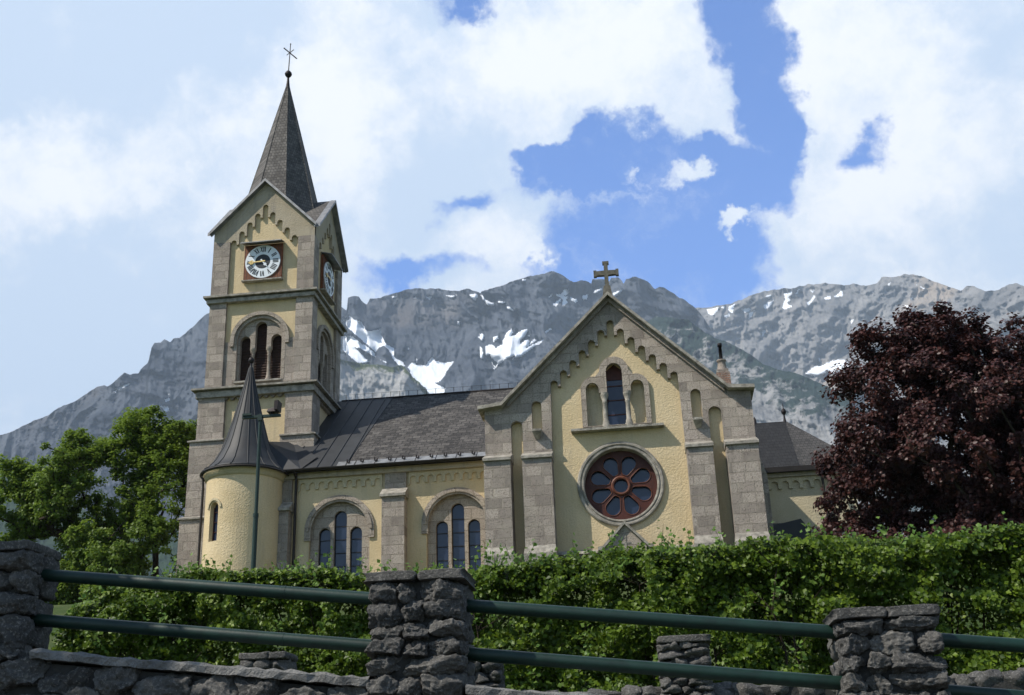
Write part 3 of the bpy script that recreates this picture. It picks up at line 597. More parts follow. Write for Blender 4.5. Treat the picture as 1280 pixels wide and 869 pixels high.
rb.ring(rose[0], rose[1], [(0.245, YF + .27), (0.26, YF + .20), (0.31, YF + .19), (0.35, YF + .22), (0.36, YF + .272)], closed=False, n=32)
B(rb, 'tracery_moulding', plain('warm_brown_wood', (0.15, 0.05, 0.026), 0.5, 0, 0.5, 5), RW)
B(MB().prism(circ(1.28), (), YF + .41, YF + .43), 'window_pane', M_glass, RW)
# triple gable window
cc = -0.84
hole = [(-1.9, 14.11), (-1.9, 15.5)] + [(-1.66 - .24 * math.cos(PI*i/10), 15.5 + .26 * math.sin(PI*i/10)) for i in range(1, 11)] + [(-1.42, 15.35), (-1.13, 15.35)]
hole += [(cc - .29 * math.cos(PI*i/12), 16.17 + .30 * math.sin(PI*i/12)) for i in range(13)] + [(-.55, 15.35), (-.27, 15.35)]
hole += [(-.03 - .24 * math.cos(PI*i/10), 15.5 + .26 * math.sin(PI*i/10)) for i in range(0, 10)] + [(.21, 15.5), (.21, 14.11)]
oute = [(-2.08, 14.09), (-2.08, 15.5)] + [(-1.62 - .46 * math.cos(PI*i/18), 15.5 + .50 * math.sin(PI*i/18)) for i in range(1, 11)]
oute += [(cc - .53 * math.cos(PI*i/16), 16.17 + .55 * math.sin(PI*i/16)) for i in range(17)]
oute += [(-.07 + .46 * math.cos(PI*(10 - i)/18), 15.5 + .50 * math.sin(PI*(10 - i)/18)) for i in range(0, 10)] + [(.39, 15.5), (.39, 14.09)]
TW = B(MB().prism(oute, [hole], YF - .10, YF + .12), 'gable_window', M_frame)
sill = MB().add([(-2.5, YF - .34, 13.90), (.8, YF - .34, 13.90), (.8, YF - .34, 13.99), (-2.5, YF - .34, 13.99), (-2.5, YF + .3, 13.90), (.8, YF + .3, 13.90), (.8, YF + .3, 14.10), (-2.5, YF + .3, 14.10)],
                [(0,1,2,3), (3,2,6,7), (0,4,5,1), (1,5,6,2), (0,3,7,4), (4,7,6,5)])
B(sill, 'window_sill', M_trim, TW)
for x in (-1.24, -.41):
    cl = MB().lathe([(.145, 14.02), (.145, 14.16), (.12, 14.2), (.115, 14.28), (.088, 14.33), (.08, 14.95), (.10, 14.99), (.10, 15.03), (.085, 15.05), (.14, 15.24), (.15, 15.26), (.15, 15.36)], (x, YF - .0, 0), 16)
    B(cl, 'column', M_trim, TW)
B(MB().box(-1.96, -1.22, YF + .24, YF + .3, 14.05, 15.9).box(-.46, .28, YF + .24, YF + .3, 14.05, 15.9), 'blind_niche', M_pale, TW, split=True)
B(MB().box(-1.2, -.48, YF + .36, YF + .38, 14.05, 16.6), 'window_pane', M_glass, TW)
bars = MB()
for z in (14.6, 15.15, 15.7): bars.box(-1.2, -.48, YF + .335, YF + .358, z, z + .035)
bars.box(-1.2, -.48, YF + .33, YF + .357, 15.95, 16.55)
B(bars, 'glazing_bar', M_woodred, TW, split=True)
# portal gablet and plinth moulding
pl = MB()
for x0, x1 in ((-3.17, -1.78), (.12, 1.46)):
    pl.hexa([(x0, YF - .34, 9.50), (x1, YF - .34, 9.50), (x1, YF - .003, 9.50), (x0, YF - .003, 9.50), (x0, YF - .30, 9.58), (x1, YF - .30, 9.58), (x1, YF - .003, 9.68), (x0, YF - .003, 9.68)])
pl.box(-3.17, 1.46, YF - .22, YF - .004, GZ, 9.498)
B(pl, 'plinth', M_trim, split=True)
gb = raking([(-1.78, 9.53), (-1.62, 9.55), (-.83, 10.38), (-.04, 9.55), (.12, 9.53)], .12, YF - .62, YF - .003, 'portal_gablet', M_trim)
B(MB().prism([(-1.6, GZ), (-1.6, 9.56), (-.83, 10.37), (-.06, 9.56), (-.06, GZ)], [arch(-1.25, -.41, GZ + .1, 9.5)], YF - .5, YF - .23), 'portal_surround', M_frame)
B(MB().box(-1.3, -.36, YF - .224, YF - .23 + .004, GZ, 9.6), 'portal_door', M_woodred)
B(MB().box(-1.0, -.66, YF - .515, YF - .5, 9.72, 9.78).box(-.86, -.80, YF - .517, YF - .5, 9.55, 10.05), 'portal_cross_relief', M_trim)
# transept body and roof
B(MB().box(-5.5, -5.0, YF + .56, 46.5, GZ, 14.85).box(3.3, 3.8, YF + .56, 46.5, GZ, 14.85), 'transept_wall', M_yellow, split=True)
B(MB().prism([(-5.3, 14.86), (XC, 18.98), (3.6, 14.86)], (), YF + .56, 49.6), 'transept_roof', M_slate)
B(MB().box(3.98, 4.32, 41.0, 41.9, GZ, 12.2).hexa([(3.98, 41.0, 12.2), (4.32, 41.0, 12.2), (4.32, 41.9, 12.2), (3.98, 41.9, 12.2), (3.98, 41.0, 13.3), (4.0, 41.0, 13.3), (4.0, 41.9, 13.3), (3.98, 41.9, 13.3)]), 'side_buttress', M_stone)
# chimney behind the right shoulder
chm = B(MB().hexa([(3.0, 42.8, 15.0), (3.6, 42.8, 15.0), (3.6, 43.4, 15.0), (3.0, 43.4, 15.0), (3.04, 42.84, 16.85), (3.56, 42.84, 16.85), (3.56, 43.36, 16.85), (3.04, 43.36, 16.85)]), 'chimney', M_brick)
B(MB().box(3.08, 3.52, 42.88, 43.32, 16.85, 17.0).lathe([(.2, 17.0), (.17, 17.15), (.15, 17.35), (.19, 17.38), (.19, 17.42), (0.001, 17.42)], (3.3, 43.1, 0), 12), 'chimney_cap', M_stone, chm)
B(MB().lathe([(.065, 17.4), (.065, 18.0), (.09, 18.0), (.09, 18.12), (.001, 18.12)], (3.3, 43.1, 0), 10), 'flue', M_iron, chm)
# ---------------- nave
YN = 43.0; ROOFM = 5.06 / 6.75
WIN = [(-11.83, 11.62), (-7.23, 11.62)]
def nave_window(cx, zs):
    """triple lancet under a stone arch"""
    T = FRONT
    w = MB().archring(cx, zs, 1.12, 1.38, YN - .07, YN - .003, zs - .35, T).archring(cx, zs, 1.20, 1.30, YN - .12, YN - .06, zs - .0, T)
    s = MB()
    holes = []
    for dx, zt, hw in ((-.62, 11.76, .235), (0, 12.42, .25), (.62, 11.76, .235)):
        holes.append(arch(cx + dx - hw, cx + dx + hw, 9.75, zt))
    pts = [(cx + 1.19 * math.cos(PI*i/24), zs + 1.19 * math.sin(PI*i/24)) for i in range(25)]
    W_ = B(MB().prism([(cx + 1.19, 9.5)] + pts + [(cx - 1.19, 9.5)], holes, YN + .14, YN + .36), 'arched_window', M_frame)
    B(w, 'hood_moulding', M_frame, W_)
    B(MB().box(cx - 1.4, cx + 1.4, YN - .12, YN + .138, 9.55, 9.7), 'window_sill', M_trim, W_)
    for (dx, zt, hw), h in zip(((-.62, 11.76, .235), (0, 12.42, .25), (.62, 11.76, .235)), holes):
        B(MB().prism(arch(cx + dx - hw, cx + dx + hw, 9.76, zt), (), YN + .30, YN + .32), 'window_pane', M_glass, W_)
        b_ = MB()
        z = 10.25
        while z < zt - .1: b_.box(cx + dx - hw, cx + dx + hw, YN + .275, YN + .298, z, z + .028); z += .52
        o_ = arch(cx + dx - hw, cx + dx + hw, 9.77, zt); i_ = arch(cx + dx - hw + .028, cx + dx + hw - .028, 9.80, zt - .028)
        b_.prism(o_, [i_], YN + .27, YN + .299)
        B(b_, 'glazing_bar', M_iron, W_, split=True)
def notch(cx, zs, r=1.19, n=24): return [(cx - r * math.cos(PI*i/n), zs + r * math.sin(PI*i/n)) for i in range(n + 1)]
nw = [(-16.3, GZ), (-16.3, 13.95), (-5.4, 13.95), (-5.4, GZ)]
for cx, zs in WIN[::-1]:
    nw += [(cx + 1.19, GZ)] + notch(cx, zs)[::-1] + [(cx - 1.19, GZ)]
B(MB().prism(nw, (), YN, YN + .4), 'plaster_wall', M_yellow)
for cx, zs in WIN:
    nave_window(cx, zs)
    B(MB().box(cx - 1.188, cx + 1.188, YN + .02, YN + .39, GZ, 9.5), 'wall_apron', M_yellow)
# friezes of little round arches, cornice
for u0, u1, k in ((-13.5, -10.15, 9), (-9.1, -5.65, 10)):
    fp = frieze_path(u0, u1, k, .115, 13.46)
    B(MB().prism([(u0, 13.72), (u0, 13.2)] + fp + [(u1, 13.2), (u1, 13.72)], (), YN - .07, YN - .003), 'arched_frieze', M_pale)
B(MB().box(-14.2, -5.63, YN - .20, YN - .004, 13.73, 13.95).box(-14.2, -5.63, YN - .34, YN - .006, 13.953, 14.05), 'cornice', M_grey)
# nave buttresses
def nave_buttress(x0, x1, y0, ztop, capz):
    b = MB().box(x0, x1, y0, YN - .005, GZ, capz)
    b.box(x0 + .02, x1 - .02, YN - .13, YN - .005, capz, 13.725)
    o_ = B(b, 'buttress', M_stone)
    B(MB().hexa([(x0 - .06, y0 - .1, capz), (x1 + .06, y0 - .1, capz), (x1 + .06, YN - .007, capz), (x0 - .06, YN - .007, capz), (x0 - .06, y0 - .1, capz + .1), (x1 + .06, y0 - .1, capz + .1), (x1 + .06, YN - .15, capz + .42), (x0 - .06, YN - .15, capz + .42)]), 'weathering_ledge', M_trim, o_)
nave_buttress(-10.05, -9.17, YN - .55, 0, 12.68)
nave_buttress(-14.35, -13.72, YN - .5, 0, 12.4)
# roof
def rz(y): return 14.04 + (y - 42.62) * (19.12 - 14.04) / (49.4 - 42.62)
def slope(x0, x1, y0, y1, lift=0.0, th=.12):
    return [(x0, y0, rz(y0) + lift - th), (x1, y0, rz(y0) + lift - th), (x1, y1, rz(y1) + lift - th), (x0, y1, rz(y1) + lift - th), (x0, y0, rz(y0) + lift), (x1, y0, rz(y0) + lift), (x1, y1, rz(y1) + lift), (x0, y1, rz(y1) + lift)]
nr = B(MB().add(slope(-12.6, -3.0, 42.62, 49.4), [(3,2,1,0), (4,5,6,7), (0,1,5,4), (1,2,6,5), (2,3,7,6), (3,0,4,7)])
       .add([(-18, 49.4, 19.12), (-3, 49.4, 19.12), (-3, 56.2, 14.04), (-18, 56.2, 14.04), (-18, 49.4, 18.9), (-3, 49.4, 18.9), (-3, 56.2, 13.9), (-18, 56.2, 13.9)], [(0,1,2,3), (7,6,5,4), (3,2,6,7)]), 'nave_roof', M_roof)
# black sheet metal field next to the tower, with standing seams; its right edge runs slightly askew
def mline(y): return -11.55 + (y - 42.62) / 6.8 * 0.35
mt = MB()
y0, y1 = 42.60, 49.38
mt.add([(-16.9, y0, rz(y0) + .03), (mline(y0), y0, rz(y0) + .03), (mline(y1), y1, rz(y1) + .03), (-16.9, y1, rz(y1) + .03), (-16.9, y0, rz(y0) - .1), (mline(y0), y0, rz(y0) - .1), (mline(y1), y1, rz(y1) - .1), (-16.9, y1, rz(y1) - .1)],
       [(0,1,2,3), (7,6,5,4), (0,4,5,1), (1,5,6,2), (2,6,7,3), (3,7,4,0)])
B(mt, 'metal_roof_field', M_metal)
sm = MB()
for k in range(9):
    xa = mline(y0) - k * .58 + .02
    sm.add([(xa - .022, y0, rz(y0) + .03), (xa + .022, y0, rz(y0) + .03), (xa + .022, y1, rz(y1) + .03), (xa - .022, y1, rz(y1) + .03), (xa - .012, y0, rz(y0) + .075), (xa + .012, y0, rz(y0) + .075), (xa + .012, y1, rz(y1) + .075), (xa - .012, y1, rz(y1) + .075)],
           [(4,5,6,7), (0,1,5,4), (1,2,6,5), (3,0,4,7)])
B(sm, 'standing_seam', M_metal, split=True)
# light metal eaves strip with snow hooks
ev = MB().add(slope(-11.9, -5.62, 42.56, 42.95, .05, .03), [(3,2,1,0), (4,5,6,7), (0,1,5,4), (1,2,6,5), (2,3,7,6), (3,0,4,7)])
EV = B(ev, 'eaves_flashing', M_zinc)
for i in range(11):
    x = -11.45 + i * .55; y = 42.78; z = rz(y) + .05
    B(MB().box(x - .02, x + .02, y - .09, y + .1, z, z + .03).box(x - .07, x - .02, y - .09, y - .06, z + .0, z + .13).box(x + .02, x + .07, y - .06, y - .03, z + .0, z + .1), 'snow_guard', M_iron, EV)
jt = MB()
for i in range(8):
    x = -11.2 + i * .8; jt.add(slope(x, x + .03, 42.56, 42.95, .065, .02), [(3,2,1,0), (4,5,6,7), (0,1,5,4), (1,2,6,5), (2,3,7,6), (3,0,4,7)])
B(jt, 'flashing_joint', M_gutter, EV, split=True)
gt = MB()
for k in range(9):
    a0, a1 = PI + PI * k / 9, PI + PI * (k + 1) / 9
    p = lambda a, r: (42.50 + r * math.cos(a), 14.02 + r * math.sin(a))
    q = [p(a0, .1), p(a1, .1), p(a1, .085), p(a0, .085)]
    gt.add([(-14.3, *i) for i in q] + [(-5.63, *i) for i in q], [(0,1,5,4), (1,2,6,5), (2,3,7,6), (3,0,4,7)])
gt.box(-14.3, -5.63, 42.585, 42.61, 13.9, 14.06)
B(gt, 'gutter', M_gutter)
B(MB().tube((-13.56, 42.82, 13.95), (-13.56, 42.82, GZ), .055).tube((-13.56, 42.5, 13.96), (-13.56, 42.82, 13.75), .05), 'downpipe', M_gutter)
rd = MB().tube((-13.6, 49.4, 19.13), (-4, 49.4, 19.13), .06, n=8)
for i in range(22): rd.tube((-13.4 + i * .42, 49.4, 19.15), (-13.4 + i * .42, 49.4, 19.42), .012, n=5)
rd.tube((-13.5, 49.4, 19.42), (-4.5, 49.4, 19.40), .006, n=4)
B(rd, 'ridge_capping', M_iron)
B(MB().box(-18, -3, 56.0, 56.2, GZ, 14).box(-18.1, -17.9, 50, 56.1, GZ, 14), 'north_wall', M_yellow, split=True)
# ---------------- stair turret
TX, TY = -15.56, 42.62
tw = MB()
# body with a window opening cut by leaving out faces: built as a thick ring of staves
NS = 64; r0 = 1.46
wa = math.atan2(-1, -.50); wx = (-16.26, 41.34)
wang = math.atan2(wx[1] - TY, wx[0] - TX) % (2 * PI)
def cyl_hole(mb, zb, zt, half, z0, z1, r, depth):
    """outer cylinder surface with an arched opening at angle wang"""
    n = 10; ring_pts = []
    rr = half
    o_ = [( -rr, zb)] + [(-rr * math.cos(PI*i/n), zt - rr + rr * math.sin(PI*i/n)) for i in range(n+1)] + [(rr, zb)]
    out = [(-PI * r, z0), (PI * r, z0), (PI * r, z1), (-PI * r, z1)]
    # grid triangulation: slice the unrolled sheet in strips so that it bends well
    xs = sorted(set([-PI * r + 2 * PI * r * i / NS for i in range(NS + 1)] + [p[0] for p in o_]))
    C_ = lambda u, z, q: (TX + q * math.cos(wang + u / r), TY + q * math.sin(wang + u / r), z)
    for a, b in zip(xs[:-1], xs[1:]):
        mid = (a + b) / 2
        if abs(mid) < rr:
            f = lambda u: zt - rr + math.sqrt(max(0, rr * rr - u * u))
            mb.add([C_(a, z0, r), C_(b, z0, r), C_(b, zb, r), C_(a, zb, r)], [(0,1,2,3)])
            mb.add([C_(a, f(a), r), C_(b, f(b), r), C_(b, z1, r), C_(a, z1, r)], [(0,1,2,3)])
        else: mb.add([C_(a, z0, r), C_(b, z0, r), C_(b, z1, r), C_(a, z1, r)], [(0,1,2,3)], True)
    vs = [C_(u, z, r) for u, z in o_] + [C_(u, z, r - depth) for u, z in o_]; k = len(o_)
    mb.add(vs, [(i, (i+1) % k, (i+1) % k + k, i + k) for i in range(k)])
    return C_, o_
C_, o_ = cyl_hole(tw, 11.12, 12.62, .23, GZ, 13.9, r0, .3)
TU = B(tw, 'turret_wall', M_yellow)
wv_ = [C_(u, z, r0 - .2) for u, z in o_]
B(MB().add(wv_, [tuple(range(len(wv_)))]), 'window_pane', M_glass, TU)
gbm = MB()
for z in (11.5, 11.88, 12.26): gbm.tube(C_(-.23, z, r0 - .17), C_(.23, z, r0 - .17), .014, n=5)
for u in (-.21, .21): gbm.tube(C_(u, 11.12, r0 - .17), C_(u, 12.45, r0 - .17), .02, n=5)
B(gbm, 'glazing_bar', M_woodred, TU, split=True)
hm = MB()
n = 14
for i in range(n):
    a0, a1 = PI * i / n, PI * (i + 1) / n
    pts = []
    for q in (r0 - .02, r0 + .05):
        for rr, a in ((.29, a0), (.38, a0), (.38, a1), (.29, a1)): pts.append(C_(rr * math.cos(a), 12.39 + rr * math.sin(a), q))
    hm.add(pts, [(4,5,6,7), (0,1,5,4), (2,3,7,6), (1,2,6,5), (3,0,4,7)])
B(hm, 'window_hood', M_pale, TU)
B(MB().lathe([(r0 + .002, 13.62), (r0 + .06, 13.64), (r0 + .08, 13.78), (r0 + .14, 13.84), (r0 + .14, 13.93), (r0 - .1, 13.93)], (TX, TY, 0), 48), 'turret_cornice', M_pale, TU)
prof = [(1.66, 13.93), (1.70, 13.97), (1.55, 14.06), (1.28, 14.36), (.98, 14.92), (.80, 15.45), (.62, 16.1), (.44, 16.8), (.27, 17.5), (.15, 18.05), (.07, 18.45), (.03, 18.62)]
TR = B(MB().lathe(prof, (TX, TY, 0), 48, True), 'turret_roof', M_metal)
ts = MB()
for i in range(16):
    a = 2 * PI * i / 16
    for (ra, za), (rb_, zb_) in zip(prof[1:-2], prof[2:-1]):
        ts.tube((TX + ra * math.cos(a), TY + ra * math.sin(a), za + .01), (TX + rb_ * math.cos(a), TY + rb_ * math.sin(a), zb_ + .01), .024, n=5, caps=False)
B(ts, 'roof_seams', M_metal, TR)
fin = MB().tube((TX, TY, 18.4), (TX, TY, 18.72), .05, n=8)
import itertools
fin.lathe([(.001, 18.64), (.07, 18.67), (.115, 18.75), (.12, 18.79), (.115, 18.83), (.07, 18.90), (.001, 18.93)], (TX, TY, 0), 12)
fin.tube((TX, TY, 18.9), (TX, TY, 19.15), .018, n=6)
B(fin, 'finial', M_iron, TR)
# saddle between turret and nave roof
B(MB().add([(-14.6, 42.5, 14.0), (-13.3, 42.5, 14.02), (-12.9, 43.4, 14.75), (-14.4, 44.9, 15.9), (-15.1, 43.6, 15.6)], [(0,1,2,3,4)]), 'roof_saddle', M_metal, TR)
B(MB().ring(0, 0, [(1.70, 0), (1.74, .05), (1.70, .1), (1.66, .05)], lambda u, v, w: (TX + u, TY + v, 13.84 + w), 48), 'turret_gutter', M_gutter, TR)
dx_ = TX - 1.56
B(MB().tube((dx_, TY - .45, 13.85), (dx_ + .06, TY - .5, 13.4), .05).tube((dx_ + .06, TY - .5, 13.4), (dx_ + .06, TY - .5, GZ), .05), 'downpipe', M_gutter)
# ---------------- tower
X0, Y0, WT = -18.46, 45.0, 4.67
X1, Y1 = X0 + WT, Y0 + WT
# the core below and behind the faces
B(MB().box(X0 + .5, X1 - .5, Y0 + .5, Y1 - .5, GZ, 26.0), 'tower_core', M_pale)
TF = [lambda u, v, w: (X0 + u, Y0 + w, v), lambda u, v, w: (X1 - w, Y0 + u, v), lambda u, v, w: (X1 - u, Y1 - w, v), lambda u, v, w: (X0 + w, Y1 - u, v)]
UC = WT / 2
ROM = {1: 'I', 2: 'II', 3: 'III', 4: 'IIII', 5: 'V', 6: 'VI', 7: 'VII', 8: 'VIII', 9: 'IX', 10: 'X', 11: 'XI', 12: 'XII'}
def numeral(mb, s, ang, cu, cv, r, h, w0, w1, T):
    wd = {'I': .07, 'V': .13, 'X': .13}; tot = sum(wd[c] for c in s); x = -tot / 2; th = .042
    U = lambda lx, ly: (cu + (r + ly) * math.sin(ang) + lx * math.cos(ang), cv + (r + ly) * math.cos(ang) - lx * math.sin(ang))
    def bar(xa, ya, xb, yb, t):
        mb.prism([U(xa - t/2, ya), U(xb - t/2, yb), U(xb + t/2, yb), U(xa + t/2, ya)], (), w0, w1, T)
    for c in s:
        c0 = x + wd[c] / 2
        if c == 'I': bar(c0, 0, c0, h, th)
        if c == 'V': bar(c0 - .045, h, c0, 0, th); bar(c0 + .045, h, c0, 0, th * .5)
        if c == 'X': bar(c0 - .045, h, c0 + .045, 0, th); bar(c0 + .045, h, c0 - .045, 0, th * .5)
        x += wd[c]
def clock(T):
    cv = 24.42; hw = .87
    CL = B(MB().box(UC - hw, UC + hw, -.0, .118, cv - .87, cv + .86, T), 'tower_clock', M_clockwood)
    hd = MB().add([T(UC - hw - .06, cv + .98, .12), T(UC + hw + .06, cv + .98, .12), T(UC + hw + .06, cv + .84, -.42), T(UC - hw - .06, cv + .84, -.42), T(UC - hw - .06, cv + .94, .12), T(UC + hw + .06, cv + .94, .12), T(UC + hw + .06, cv + .80, -.42), T(UC - hw - .06, cv + .80, -.42)],
                 [(0,1,2,3), (7,6,5,4), (2,3,7,6), (0,3,7,4), (1,2,6,5)])
    B(hd, 'clock_hood', M_zinc, CL)
    B(MB().box(UC - hw - .05, UC + hw + .05, -.12, .11, cv - .93, cv - .87, T), 'clock_sill', M_trim, CL)
    bl = MB()
    for i in range(15): bl.box(UC - hw + .02 + i * .118, UC - hw + .028 + i * .118, -.006, 0, cv - .86, cv + .85, T)
    B(bl, 'board_joints', M_black, CL)
    B(MB().ring(UC, cv, [(.80, -.002), (.80, -.05), (.35, -.05), (.35, -.002)], T, 48), 'clock_dial', M_white, CL)
    B(MB().ring(UC, cv, [(.36, -.003), (.36, -.045), (.001, -.045), (.001, -.003)], T, 40), 'dial_centre', M_black, CL)
    nm = MB()
    for k, s in ROM.items(): numeral(nm, s, 2 * PI * k / 12, UC, cv, .47, .25, -.058, -.051, T)
    B(nm, 'numerals', M_black, CL)
    for nme, ang, ln, wd, ro in (('minute_hand', 2 * PI * 44.5 / 60, .66, .03, .10), ('hour_hand', 2 * PI * (4.70 / 12), .36, .035, .07)):
        U = lambda lx, ly: (UC + ly * math.sin(ang) + lx * math.cos(ang), cv + ly * math.cos(ang) - lx * math.sin(ang))
        hb = MB().prism([U(-wd, -.12), U(-wd * .5, ln), U(wd * .5, ln), U(wd, -.12)], (), -.10 if ln > .5 else -.09, -.075 if ln > .5 else -.065, T)
        c0 = ln - .16; hb.prism([U(ro * math.cos(i * PI / 6), c0 + ro * math.sin(i * PI / 6)) for i in range(12)], [[U(ro * .5 * math.cos(i * PI / 6), c0 + ro * .5 * math.sin(i * PI / 6)) for i in range(12)]] if ln > .5 else (), -.101 if ln > .5 else -.091, -.076 if ln > .5 else -.066, T)
        B(hb, nme, M_gold if ln > .5 else M_white, CL)
PW = .76; PD = .14
for fi, T in enumerate(TF):
    detailed = fi < 2
    # A: clock stage
    a = MB().box(0.0, PW, 0, .6, 22.9, 25.55, T) if fi % 2 == 0 else MB().box(.601, PW, 0, .6, 22.9, 25.55, T)
    a.box(WT - PW, WT if fi % 2 == 0 else WT - .601, 0, .6, 22.9, 25.55, T)
    B(a, 'tower_pier', M_stone, split=True)
    st, _, _ = stepped(PW, WT - PW, 4, 25.62, 27.3, .10)
    e0 = 0.0 if fi % 2 == 0 else 0.002
    B(MB().prism([(e0, 25.55), (e0, 26.1), (UC, 28.42), (WT - e0, 26.1), (WT - e0, 25.55), (WT - PW, 25.55)] + st[::-1] + [(PW, 25.55)], (), 0, PD - .003, T), 'tower_gable', M_grey)
    B(MB().prism([(PW - .02, 22.9), (PW - .02, 26.0), (.5, 26.3), (UC, 28.2), (WT - .5, 26.3), (WT - PW + .02, 26.0), (WT - PW + .02, 22.9)], (), PD, .499, T), 'plaster_wall', M_yellow)
    # B: belfry stage
    q = MB().box(0.0, PW, 0, .6, 18.55, 22.55, T) if fi % 2 == 0 else MB().box(.601, PW, 0, .6, 18.55, 22.55, T)
    q.box(WT - PW, WT if fi % 2 == 0 else WT - .601, 0, .6, 18.55, 22.55, T)
    B(q, 'tower_pier', M_stone, split=True)
    zs = 20.72; R = 1.15
    up = [(PW - .02, zs)] + [(UC - R * math.cos(PI*i/24), zs + R * math.sin(PI*i/24)) for i in range(25)] + [(WT - PW + .02, zs), (WT - PW + .02, 22.7), (PW - .02, 22.7)]
    B(MB().prism(up, (), PD, .5, T), 'plaster_wall', M_yellow)
    lo = MB().box(PW - .02, UC - R, PD - .05, .5, 18.55, zs - .002, T).box(UC + R, WT - PW + .02, PD - .05, .5, 18.55, zs - .002, T).box(UC - R + .001, UC + R - .001, PD - .04, .5, 18.55, 18.83, T)
    B(lo, 'belfry_stonework', M_stone, split=True)
    BW = B(MB().archring(UC, zs, R - .0, R + .17, -.01, PD - .002, zs - .25, T).archring(UC, zs, R - .13, R, PD - .06, .3, 18.83, T), 'belfry_window', M_frame)
    hh = [(UC - .94, 18.86)]
    for c_, r_, zt in ((-.70, .235, 20.98), (0, .26, 21.62), (.70, .235, 20.98)):
        if c_ > -.5: hh.append((UC + c_ - r_, 20.42))
        hh += [(UC + c_ - r_ * math.cos(PI*i/10), zt - r_ + r_ * math.sin(PI*i/10)) for i in range(11)]
        if c_ < .5: hh.append((UC + c_ + r_, 20.42))
    hh.append((UC + .94, 18.86))
    hh[0] = (UC - .935, 18.86); hh[-1] = (UC + .935, 18.86)
    R2 = R - .13
    B(MB().prism([(UC + R2, 18.835)] + [(UC + R2 * math.cos(PI*i/24), zs + R2 * math.sin(PI*i/24)) for i in range(25)] + [(UC - R2, 18.835)], [hh], .22, .46, T), 'window_tracery', M_frame, BW)
    for s in (-1, 1):
        cpl = MB(); cxu = UC + s * .363
        prof_c = [(.13, 18.86), (.13, 18.98), (.10, 19.02), (.10, 19.1), (.075, 19.14), (.068, 20.05), (.09, 20.08), (.075, 20.12), (.12, 20.3), (.14, 20.32), (.14, 20.42)]
        cpl.ring(0, 0, [(r, z) for r, z in prof_c], lambda u, v, w: T(cxu + u, w, .33 + v), 14, closed=False, sm=True)
        B(cpl, 'column', M_frame, BW)
    B(MB().box(UC - 1.02, UC + 1.02, .03, .46, 18.83, 18.858, T).box(UC - 1.05, UC + 1.05, -.02, .2, 18.76, 18.83, T), 'window_sill', M_trim, BW)
    lv = MB().box(UC - 1.0, UC + 1.0, .495, .51, 18.8, 21.8, T)
    z = 18.92
    while z < 21.6:
        lv.add([T(UC - .97, z, .47), T(UC + .97, z, .47), T(UC + .97, z + .085, .50), T(UC - .97, z + .085, .50), T(UC - .97, z + .012, .462), T(UC + .97, z + .012, .462)], [(0,1,2,3), (4,5,1,0), (4,5,2,3)]); z += .12
    B(lv, 'louvres', M_louvre, BW)
    # C: lower stage, stepping out
    ex = .16 if fi % 2 == 0 else .158
    c = MB().box(-ex, 1.0, -.16, .6, 16.2, 18.1, T) if fi % 2 == 0 else MB().box(.601, 1.0, -.16, .6, 16.2, 18.1, T)
    c.box(WT - 1.0, WT + ex if fi % 2 == 0 else WT - .601, -.16, .6, 16.2, 18.1, T)
    B(c, 'tower_pier', M_stone, split=True)
    fp = []
    zz = [(1.0, 17.98)]
    k = 9; p = (WT - 2.0) / k
    for i in range(k): zz += [(1.0 + p * i + .04, 17.98), (1.0 + p * (i + .5), 18.13), (1.0 + p * (i + 1) - .04, 17.98)] if i < k else []
    B(MB().prism([(1.0, 18.3)] + zz + [(WT - 1.0, 17.98), (WT - 1.0, 18.3)], (), -.10, .02, T), 'zigzag_frieze', M_stone)
    B(MB().box(.98, WT - .98, .021, .5, 9.0, 18.3, T), 'plaster_wall', M_yellow)
    # D: ledges and stepped corner buttresses
    for (zl, zh, e1, w_) in ((12.95, 16.12, .34, 1.12), (GZ, 12.8, .48, 1.2)):
        d_ = MB()
        if fi % 2 == 0:
            d_.box(-e1, w_, -e1, .6, zl, zh, T).box(WT - w_, WT + e1, -e1, .6, zl, zh, T)
        else:
            d_.box(.601, w_, -e1 + .002, .6, zl, zh, T).box(WT - w_, WT - .601, -e1 + .002, .6, zl, zh, T)
        B(d_, 'tower_buttress', M_stone, split=True)
